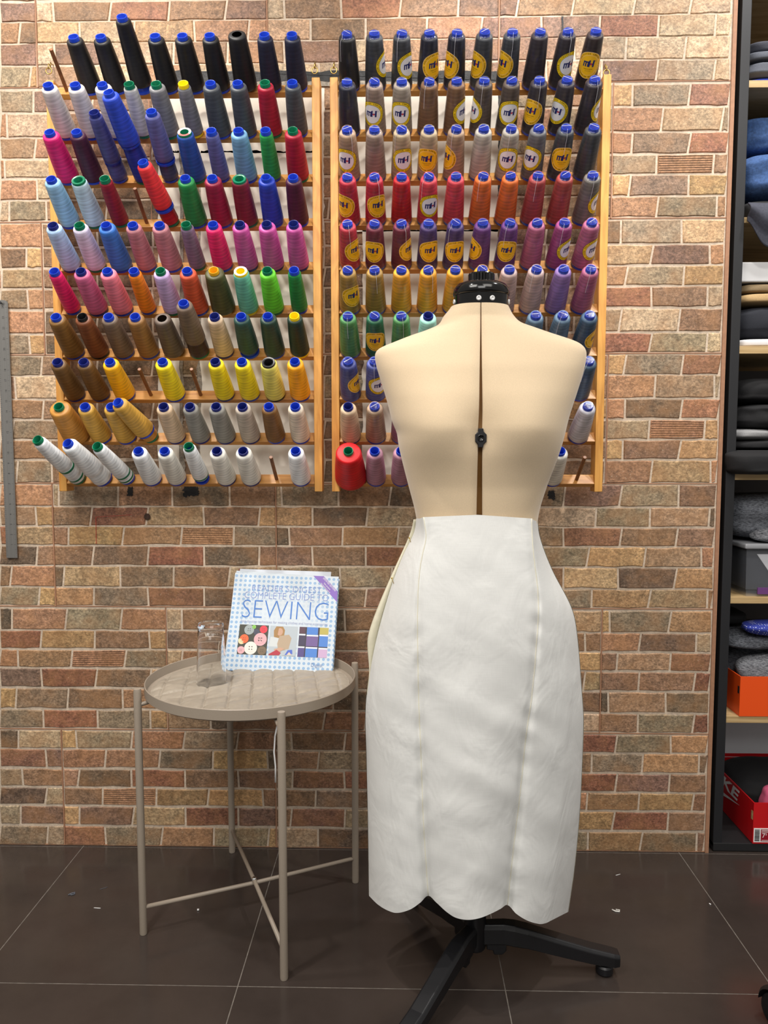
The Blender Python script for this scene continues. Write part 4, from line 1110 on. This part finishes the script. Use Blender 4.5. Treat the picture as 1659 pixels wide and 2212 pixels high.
# ================================================================== SHELF UNIT IN THE RECESS AT THE RIGHT
XS = .783; YS = 1.876; XE = 1.60; YB2 = 2.30
b = MB(); b.add([(XR+.001, YB2+.02, 0), (XE+.3, YB2+.02, 0), (XE+.3, YB2+.02, 2.7), (XR+.001, YB2+.02, 2.7)], [(0, 1, 2, 3)])
struct(b.build('wall_recess', M['nearblack']))
shelf = thing('shelf_unit', 'tall black shelf unit with light oak shelves in the recess at right', 'shelf', (XS, YS, 0))
O = Vector(shelf.location)
def sb(name, x0, x1, y0, y1, z0, z1, m, bev=.001):
    b = MB(); b.box(x0-O.x, x1-O.x, y0-O.y, y1-O.y, z0, z1); return b.build(name, m, shelf, bevel=bev)
sb('side_post', XS, XS+.022, YS, YS+.03, .012, 2.5, M['darkmetal'])
sb('side_panel', XS+.004, XS+.018, YS+.03, YB2-.01, .012, 2.5, M['nearblack'])
sb('back_panel', XS+.01, XE, YB2-.012, YB2, .012, 2.5, mottled('dark grey back', S(66, 66, 72), .6, 20, .1, 0))
sb('base_plinth', XS, XE, YS-.002, YB2-.02, .002, .022, M['nearblack'])
sb('side_post', XE-.022, XE, YS, YS+.03, .012, 2.5, M['darkmetal'])
BPX = [(-120, -104), (173, 189), (469, 481), (748, 764), (1024, 1037), (1290, 1304), (1547, 1562)]
BT = []
for ya, yb in BPX:
    za, zb2 = W(1640, ya, YS+.004).z, W(1640, yb, YS+.004).z
    if za > zb2 + .03: za = zb2+.02
    sb('shelf_board', XS+.022, XE-.022, YS+.004, YB2-.014, zb2, za, M['oak']); BT.append(za)
XI = XS + .0245                                 # inner face beside the post
def cloth(name, lab, cat, x0, x1, y0, y1, z0, z1, m, seed=0, p=5.0, amp=.006, freq=14, grp='clothes on the shelf unit'):
    """a folded or bundled garment: rounded slab with soft folds"""
    b = MB(); nu, nv = 72, 40; vs = []
    cx, cy, cz = (x0+x1)/2, (y0+y1)/2, (z0+z1)/2; ax, ay, az = (x1-x0)/2, (y1-y0)/2, (z1-z0)/2
    def pw(v, e): return math.copysign(abs(v)**e, v)
    for j in range(nv+1):
        ph = -PI/2 + PI*j/nv
        for i in range(nu):
            th = 2*PI*i/nu; e1 = 2/p; e2 = 2/(p*.85)
            v = Vector((ax*pw(cos(ph), e2)*pw(cos(th), e1), ay*pw(cos(ph), e2)*pw(sin(th), e1), az*pw(sin(ph), e2)))
            n = noise.noise((v.x*freq*.5+seed, v.y*freq*.5, v.z*freq*3.2+seed))*amp*1.25 + noise.noise((v.x*freq*2, v.y*freq*2+seed, v.z*freq*5))*amp*.7
            d = v.normalized(); v = v + Vector((d.x, d.y, d.z*.35))*n
            v.z = max(-az, v.z)
            vs.append((cx+v.x, cy+v.y, cz+v.z))
    b.add(vs, [(j*nu+i, j*nu+(i+1) % nu, (j+1)*nu+(i+1) % nu, (j+1)*nu+i) for j in range(nv) for i in range(nu)])
    o = b.build(name, m, None, True)
    me = o.data; c = Vector((cx, cy, z0))
    for v in me.vertices: v.co -= c
    o.location = c
    return tag(o, lab, cat, grp)
def zs(y, Y=YS+.03): return W(1635, y, Y).z
fabric = lambda n, c, s=.2, b_=.35: mottled(n, S(*c), .85, 500, s, b_, .001)
M['gf'] = fabric('slate grey twill', (90, 94, 104)); M['gf2'] = fabric('darker grey twill', (66, 68, 78)); M['bl'] = fabric('bright blue cotton', (48, 70, 190))
M['dn'] = mottled('blue denim', S(58, 88, 138), .9, 160, .45, .5, .0015); M['bd'] = mottled('black denim', S(62, 64, 76), .9, 220, .3, .4, .001)
M['kh'] = fabric('khaki twill', (180, 150, 106)); M['kh2'] = fabric('dull khaki', (140, 120, 90)); M['nv'] = fabric('midnight fleece', (27, 30, 40)); M['bk'] = fabric('black cloth', (22, 22, 25))
M['wh'] = fabric('white cotton', (232, 230, 232), .05, .1); M['lg'] = fabric('pale grey knit', (150, 150, 152), .3)
def heather(name, a, c_):
    m = mat(name, S(*a), .95); f = noise_tex(m, coords(m, 'Object', (60, 60, 420), (0, R(16), R(10))), 2.2, 3, .7, .5)
    L(m, ramp(m, f, [(.36, S(*a)), (.62, S(*c_))]), bsdf(m).inputs['Base Color']); bump(m, f, .5, .0015); return m
M['he'] = heather('heather grey knit', (34, 36, 44), (150, 152, 158)); M['he2'] = heather('charcoal heather knit', (26, 28, 36), (118, 122, 130))
Yf, Yk = YS+.012, YS+.30
# shelf by shelf, top to bottom
t1 = BT[1]
cloth('folded_trousers', 'blue cotton garment folded under the grey trousers on the top shelf', 'clothing', XI+.004, XI+.30, Yf+.03, Yk, t1, t1+.026, M['bl'], 1, 7, .004)
cloth('folded_trousers', 'lowest folded grey trousers of the top shelf pile', 'trousers', XI+.001, XI+.29, Yf+.012, Yk, t1+.024, t1+.056, M['gf'], 2, 7, .004)
cloth('folded_trousers', 'middle folded grey trousers of the top shelf pile', 'trousers', XI+.001, XI+.30, Yf+.008, Yk, t1+.055, t1+.078, M['gf'], 3, 7, .004)
cloth('folded_trousers', 'dark grey trousers on top of the top shelf pile', 'trousers', XI+.001, XI+.29, Yf+.014, Yk, t1+.077, t1+.105, M['gf2'], 4, 6, .005)
t2 = BT[2]
cloth('jeans', 'faded blue jeans bundled above the folded denim, second shelf', 'jeans', XI+.001, XI+.30, Yf, Yk, t2+.050, t2+.165, M['dn'], 5, 5, .012, 10)
cloth('jeans', 'upper rolled blue jeans at the top of the second shelf', 'jeans', XI+.004, XI+.29, Yf+.03, Yk, t2+.166, t2+.262, M['dn'], 6, 4.5, .012, 11)
cloth('black_jeans', 'black jeans lying under the blue jeans, second shelf', 'jeans', XI+.001, XI+.30, Yf+.01, Yk, t2, t2+.05, M['bk'], 7, 6, .008)
# denim leg hanging over the front of the board
b = MB()
def hang(u, v):
    x = XI + .001 + u*.26
    edge = t2 - .062 + .05*math.exp(-(u/.12)**2)*1.0 - .012*sin(u*9)
    z = lerp(t2+.028, edge, v); y = YS - .006 - .014*sin(PI*min(1, v*1.4)) - noise.noise((x*18, z*14, 3))*.006
    return (x, y, z)
b.grid(hang, 50, 24)
tag(b.build('denim_leg', M['bd'], None, True, solid=.004), 'grey black denim leg drooping over the edge of the second oak shelf', 'jeans')
t3 = BT[3]
cloth('folded_shirt', 'white folded cotton lying directly on the third oak shelf', 'clothing', XI+.001, XI+.30, Yf-.004, Yk, t3, t3+.020, M['wh'], 8, 8, .001)
cloth('folded_fleece', 'midnight blue fleece folded thick above the white cotton', 'clothing', XI+.001, XI+.29, Yf+.002, Yk, t3+.020, t3+.102, M['nv'], 9, 6, .006)
cloth('folded_khaki', 'lower khaki trousers folded on the midnight fleece', 'trousers', XI+.001, XI+.30, Yf+.002, Yk, t3+.102, t3+.129, M['kh'], 10, 7, .005)
cloth('folded_khaki', 'upper dull khaki trousers under the grey white band', 'trousers', XI+.001, XI+.29, Yf+.006, Yk, t3+.129, t3+.152, M['kh2'], 11, 7, .003)
b = MB(); b.box(0, .28, 0, .26, 0, .047); o = b.build('white_carton', mottled('grey white card', S(196, 196, 198), .6, 30, .05, 0), None, bevel=.003); o.location = (XI+.002, Yf+.006, t3+.153)
tag(o, 'flat grey white carton on top of the khaki trousers', 'box')
t4 = BT[4]
droop = cloth('drooping_garment', 'black garment bulging over the front edge of the fourth shelf', 'clothing', XI-.036, XI+.30, YS-.046, Yk, t4-.002, t4+.058, M['bk'], 12, 7, .007, 14)
for v in droop.data.vertices:                  # lies on the board and only its front bulges past the post
    if v.co.y + droop.location.y > YS - .002: v.co.x = max(v.co.x, XI + .001 - droop.location.x)
    if v.co.y + droop.location.y > YS + .002: v.co.z = max(v.co.z, t4 + .0005 - droop.location.z)
cloth('folded_black_cloth', 'black cloth folded above the bulging garment, fourth shelf', 'clothing', XI+.002, XI+.29, Yf, Yk, t4+.058, t4+.082, M['bk'], 13, 6, .005)
cloth('grey_knit', 'pale grey knit peeping out of the black pile, fourth shelf', 'clothing', XI+.001, XI+.11, Yf+.004, Yk, t4+.080, t4+.112, M['lg'], 14, 3.5, .004)
cloth('black_jacket', 'thick black jacket folded in the middle of the fourth shelf', 'jacket', XI+.012, XI+.31, Yf, Yk, t4+.108, t4+.172, M['bk'], 15, 5, .008)
cloth('folded_black_cloth', 'black trousers at the top of the fourth shelf pile', 'trousers', XI+.003, XI+.30, Yf+.012, Yk, t4+.172, t4+.235, M['bk'], 16, 5, .008)
# fifth: clear plastic box with a lid, knit on top
t5 = BT[5]
def clear_mat():
    m = bpy.data.materials.new('clear storage plastic'); m.use_nodes = True
    nt = m.node_tree; nt.nodes.remove(nt.nodes['Principled BSDF'])
    tr = N(m, 'ShaderNodeBsdfTransparent'); tr.inputs[0].default_value = (.86, .87, .90, 1); gl_ = N(m, 'ShaderNodeBsdfPrincipled')
    gl_.inputs['Base Color'].default_value = S(170, 174, 182); gl_.inputs['Roughness'].default_value = .2
    mx = N(m, 'ShaderNodeMixShader'); mx.inputs[0].default_value = .2
    L(m, tr.outputs[0], mx.inputs[1]); L(m, gl_.outputs[0], mx.inputs[2]); L(m, mx.outputs[0], nt.nodes['Material Output'].inputs[0]); return m
CM = clear_mat()
bx0 = W(1609, 1290, YS+.012).x
box = thing('storage_box', 'clear plastic storage box with lid on the fifth shelf', 'storage box', (bx0, YS+.012, t5))
b = MB(); hb = .118
rings = [[Vector((x, y, z)) for x, y in ((i, i), (.30-i, i), (.30-i, .25-i), (i, .25-i))] for z, i in ((.0, .004), (.016, .004), (.0161, .002), (hb, .0))]
b.loft(rings, 0, False); b.build('tub', CM, box, bevel=.003)
b = MB(); b.box(-.007, .307, -.009, .257, hb, hb+.013); b.build('lid', mat('frosted lid', S(176, 178, 184), .3, Alpha=.75), box, bevel=.004)
b = MB(); b.box(.03, .2, -.0012, .0028, .006, .022); b.build('purple_label', fm('purple box label', 104, 62, 120), box)
cloth('dark_cloth', 'dark cloth packed inside the clear storage box', 'clothing', bx0+.008, bx0+.29, YS+.021, YS+.25, t5+.004, t5+.106, M['nv'], 17, 7, .003)
b = MB(); pz = [(.028, .104), (.09, .104), (.09, .08), (.066, .048), (.058, .062)]
b.prism(pz, lambda x, z: (bx0+x, YS+.0175, t5+z), lambda x, z: (bx0+x, YS+.0185, t5+z)); tag(b.build('white_paper', M['white']), 'white paper corner inside the clear storage box', 'paper')
lz = t5+hb+.0135
cloth('grey_knit', 'heather grey knit heaped on the lid of the storage box', 'clothing', XI+.002, XI+.32, YS+.016, Yk, lz, lz+.115, M['he2'], 18, 3.6, .010, 9)
cloth('knit_sleeve', 'lighter heather sleeve folded at the front of the box lid', 'clothing', bx0+.02, bx0+.22, YS+.002, YS+.06, lz, lz+.038, M['he'], 19, 3.6, .006, 20)
# sixth: orange shoe box with knits
t6 = BT[6]
def shoebox(name, lab, x, y, z, w, d, h, m, th=.0025):
    t = thing(name, lab, 'box', (x, y, z))
    b = MB()
    b.box(0, w, 0, th, 0, h); b.box(0, w, d-th, d, 0, h); b.box(0, th, th, d-th, 0, h); b.box(w-th, w, th, d-th, 0, h); b.box(th, w-th, th, d-th, 0, th)
    b.build('carton', m, t)
    return t
ox = W(1596, 1552, YS+.003).x
orange = shoebox('shoe_box', 'open orange shoe box full of grey knits on the sixth shelf', ox, YS+.002, t6, .33, .26, .100, fm('orange card', 238, 84, 24))
b = MB(); b.box(-.0008, .0004, .004, .012, .056, .074); b.build('finger_slot', M['nearblack'], orange)
cloth('grey_knit', 'charcoal heather knit heaped in the orange shoe box', 'clothing', ox+.006, ox+.31, YS+.09, YS+.24, t6+.05, t6+.155, M['he2'], 20, 3.6, .010, 10)
cloth('grey_knit', 'lighter heather knit spilling at the front of the orange shoe box', 'clothing', ox+.006, ox+.31, YS+.010, YS+.084, t6+.06, t6+.145, M['he'], 21, 3.6, .008, 12)
cloth('grey_knit', 'heather grey jumper on top of the orange box pile', 'clothing', XI+.004, XI+.32, YS+.02, YS+.25, t6+.154, t6+.196, M['he2'], 22, 4, .008, 12)
cloth('black_hat', 'black cloth behind the blue spotted scarf, sixth shelf', 'clothing', XI+.002, XI+.10, YS+.10, YS+.25, t6+.200, t6+.240, M['bk'], 23, 3, .005)
def dots_mat():
    m = mat('spotted blue cotton', S(44, 58, 150), .8); vo = N(m, 'ShaderNodeTexVoronoi'); vo.inputs['Scale'].default_value = 170; vo.inputs['Randomness'].default_value = .15
    L(m, coords(m, 'Object'), vo.inputs['Vector']); L(m, mix(m, mth(m, 'LESS_THAN', vo.outputs['Distance'], .22), S(44, 58, 150), S(220, 226, 240)), bsdf(m).inputs['Base Color']); return m
cloth('spotted_scarf', 'blue scarf with white spots on the grey knits, sixth shelf', 'scarf', XI+.046, XI+.25, YS+.0, YS+.09, t6+.197, t6+.232, dots_mat(), 24, 3.2, .009, 16)
# bottom: red shoe box, white carton behind it
rx = W(1621, 1828, YS+.006).x
redm = fm('red card', 196, 18, 26)
red = shoebox('shoe_box', 'open red shoe box with white lettering on the bottom of the shelf unit', rx, YS-.004, .023, .32, .29, .105, redm)
def side(y, z): return Vector((-.0006, y, z))
mb = MB()                                        # lettering and curved tick mark along the left side
v, f = text2d('NIKE', 1.0, 'CENTER', .03)
xs_ = [p[0] for p in v]; ys_ = [p[1] for p in v]
mb.add([side(.283 - (x-min(xs_))/(max(xs_)-min(xs_))*.19 - (y-min(ys_))*.02, .066 + (y-min(ys_))/(max(ys_)-min(ys_))*.032) for x, y in v], [t_[::-1] for t_ in f])
P = [(.285, .052), (.262, .036), (.235, .032), (.19, .040), (.075, .062), (.19, .050), (.225, .047), (.245, .049), (.258, .056)]
mb.add([side(y, z) for y, z in P], [tuple(range(len(P)))])
mb.build('side_lettering', M['white'], red)
mb = MB(); mb.box(-.0008, .0004, .003, .011, .06, .082); mb.build('finger_slot', M['oak'], red)
mb = MB(); mb.box(.002, .11, -.0006, 0, .004, .040, 0); mb.box(.0195, .108, -.0009, 0, .0065, .0375, 1)
yb_ = .007
while yb_ < .037:
    hh = rnd.choice((.0005, .0009, .0014)); mb.box(.0045, .0165, -.0010, 0, yb_, yb_+hh, 2); yb_ += hh + rnd.choice((.0004, .0008))
for s, sz, x, z in (('7', .017, .0262, .021), ('5', .008, .0325, .0245)):
    v, f = text2d(s, sz, 'CENTER', 0); mb.add([(x+a, -.0011, z+c_) for a, c_ in v], f, 0)
for i, z in enumerate((.0345, .0315, .0295)):
    mb.box(.0215, .05 - i*.004, -.0011, 0, z, z+(.0014 if i == 0 else .0006), 0)
mb.box(.0215, .045, -.0011, 0, .0085, .0095, 0)
mb.build('size_label', [M['white'], fm('label crimson', 150, 20, 40), M['nearblack']], red)
b = MB(); b.grid(lambda u, v: (XI+.006+.018*u+.01*v, YS+.16+.06*u, .09+.085*v-.02*u), 6, 10)
tag(b.build('torn_paper', M['white'], None, True, solid=.001), 'torn white paper flap beside the red shoe box', 'paper')
cloth('black_clothes', 'black clothes filling the red shoe box', 'clothing', rx+.006, rx+.31, YS+.06, YS+.283, .05, .151, M['bk'], 25, 3.6, .008)
cloth('pink_cloth', 'pink spotted cloth in the red shoe box', 'clothing', rx+.035, rx+.2, YS+.008, YS+.06, .08, .158, mottled('pink cotton', S(196, 84, 118), .85, 30, .1, .2), 26, 4, .004)
wc = thing('white_carton', 'white carton with a red stripe behind the red shoe box', 'box', (XI+.002, YS+.285, .0225))
b = MB(); b.box(0, .34, 0, .11, 0, .26); b.build('carton', mottled('white card', S(214, 214, 220), .6, 20, .04, 0), wc, bevel=.002)
zz1, zz2 = W(1575, 1627, YS+.285).z-.0225, W(1575, 1634, YS+.285).z-.0225
b = MB(); b.box(.0, .052, -.0006, 0, zz2, zz1); b.box(.083, .34, -.0006, 0, zz2, zz1); b.build('red_stripe', redm, wc)
b = MB(); b.lathe([(.0145, 0), (.0158, 0)], 24, 0, Matrix.Translation((.0675, -.0008, zz1)) @ Matrix.Rotation(R(90), 4, 'X')); b.build('finger_notch', M['gf'], wc)

# ================================================================== CHAIR CASTOR (lower right corner)
cas = thing('chair_castor', 'black twin-wheel chair castor on the floor at the lower right corner', 'castor', (.668, 1.285, 0), (0, 0, R(20)))
for dx in (-.014, .014):
    b = MB(); T = Matrix.Translation((dx, 0, .0305)) @ Matrix.Rotation(R(90), 4, 'Y')
    b.lathe([(.0001, -.0095), (.022, -.0095), (.0285, -.007), (.0300, -.002), (.0300, .003), (.0285, .007), (.022, .0095), (.0001, .0095)], 40, 0, T); b.build('wheel', M['blackplastic'], cas, True, auto=40)
b = MB(); rings = []
for a in range(0, 181, 15):
    ca, sa = cos(R(a)), sin(R(a))
    rings.append([Vector((x, ca*r, .036 + sa*r)) for x, r in ((-.026, .031), (-.020, .036), (.020, .036), (.026, .031), (.020, .031), (-.020, .031))])
b.loft(rings); b.build('hood', M['blackplastic'], cas, True, auto=50)
b = MB(); b.tube([(0, 0, .066), (0, 0, .12)], .006, 16); b.lathe([(.006, .08), (.014, .082), (.014, .09), (.006, .092)], 20); b.build('stem', M['darkmetal'], cas, True, auto=40)

# ================================================================== LINT ON THE FLOOR
def lint(px, py, pts, lab, r=.0011, m=None):
    tn = math.tan(math.atan((py-1106)/F)+TH); Y = 1.0/tn; p = W(px, py, Y)
    b = MB(); b.tube([(x, y, r) for x, y in pts], r, 6); o = b.build('lint_scrap', m or M['white'], None, True); o.location = (p.x, Y, 0)
    tag(o, lab, 'lint', 'lint on the floor tiles')
lint(155, 1941, [(-.006, -.004), (0, .003), (.005, .006), (.007, 0), (.001, -.004), (-.004, .001)], 'curled grey lint on the floor left of the table', .0014, M['gf'])
lint(211, 1970, [(-.008, 0), (0, -.0006), (.007, -.001)], 'short white thread on the floor left of the table leg', .0007)
lint(428, 1973, [(-.002, 0), (.002, .001)], 'white crumb on the floor under the crossed table bars', .0022)
lint(1331, 1962, [(-.008, .003), (-.002, -.003), (.006, -.004), (.008, .001), (0, .003)], 'beige lint on the floor right of the dress form', .0016, M['pages'])
lint(1534, 1945, [(-.001, .002), (.001, -.002)], 'tiny white fleck on the floor grout near the shelf', .0012)
lint(225, 1927, [(-.008, -.004), (.002, .002), (.006, .006)], 'grey thread wisp on the floor behind the left table leg', .0005, M['gf'])
lint(1335, 1884, [(-.006, -.003), (.006, .002)], 'short pale thread on the floor below the brick wall', .0006)

# ================================================================== LIGHT
sc = bpy.context.scene
wd = bpy.data.worlds.new('room light'); sc.world = wd; wd.use_nodes = True
bg = wd.node_tree.nodes['Background']; bg.inputs[0].default_value = (1.0, .95, .88, 1); bg.inputs[1].default_value = .30
def area(name, loc, target, power, size, col=(1, .93, .84), spread=180):
    l = bpy.data.lights.new(name, 'AREA'); l.energy = power; l.size = size; l.color = col; l.spread = R(spread)
    o = bpy.data.objects.new(name, l); C.objects.link(o); o.location = loc
    o.rotation_euler = (Vector(target)-Vector(loc)).to_track_quat('-Z', 'Y').to_euler()
    return o
def spot(name, loc, target, power, ang=70, rad=.04, col=(1, .95, .88), blend=.6):
    l = bpy.data.lights.new(name, 'SPOT'); l.energy = power; l.spot_size = R(ang); l.spot_blend = blend; l.shadow_soft_size = rad; l.color = col
    o = bpy.data.objects.new(name, l); C.objects.link(o); o.location = loc
    o.rotation_euler = (Vector(target)-Vector(loc)).to_track_quat('-Z', 'Y').to_euler()
area('ceiling_and_fill_panel', (-1.0, 0, 2.75), (-.4, 1.6, .7), 26, 1.0, (1, .95, .88))
area('ceiling_and_fill_panel', (.8, 0, 2.75), (.5, 1.7, .8), 13, 1.0, (1, .95, .88))
area('ceiling_and_fill_panel', (0, -1.6, 2.75), (0, 1.2, .4), 30, 1.4, (1, .97, .93))  # general fill added behind the camera, not a known fixture
spot('ceiling_and_fill_spot', (1.05, 1.42, 2.72), (.74, 1.87, 1.95), 52, 82, col=(1, .97, .94))
spot('ceiling_and_fill_spot', (-.95, 1.30, 2.72), (-.95, 1.87, 1.6), 38, 85, col=(1, .95, .89))
spot('ceiling_and_fill_spot', (-.62, .95, 2.72), (-.50, 1.87, .8), 56, 56, col=(1, .93, .85))  # added to brighten the table and lower wall, not a known fixture
spot('ceiling_and_fill_spot', (.92, 1.2, 2.72), (.68, 1.87, .7), 40, 44, col=(1, .95, .88))
spot('ceiling_and_fill_spot', (.28, 1.0, 2.72), (.16, 1.87, 1.62), 52, 36, col=(1, .95, .89), blend=.4)  # extra spot added to brighten the right rack, not a known fixture
sc.view_settings.view_transform = 'Standard'; sc.view_settings.look = 'None'
sc.view_settings.gamma = 1.0; sc.view_settings.use_curve_mapping = False
sc.view_settings.exposure = 0.30
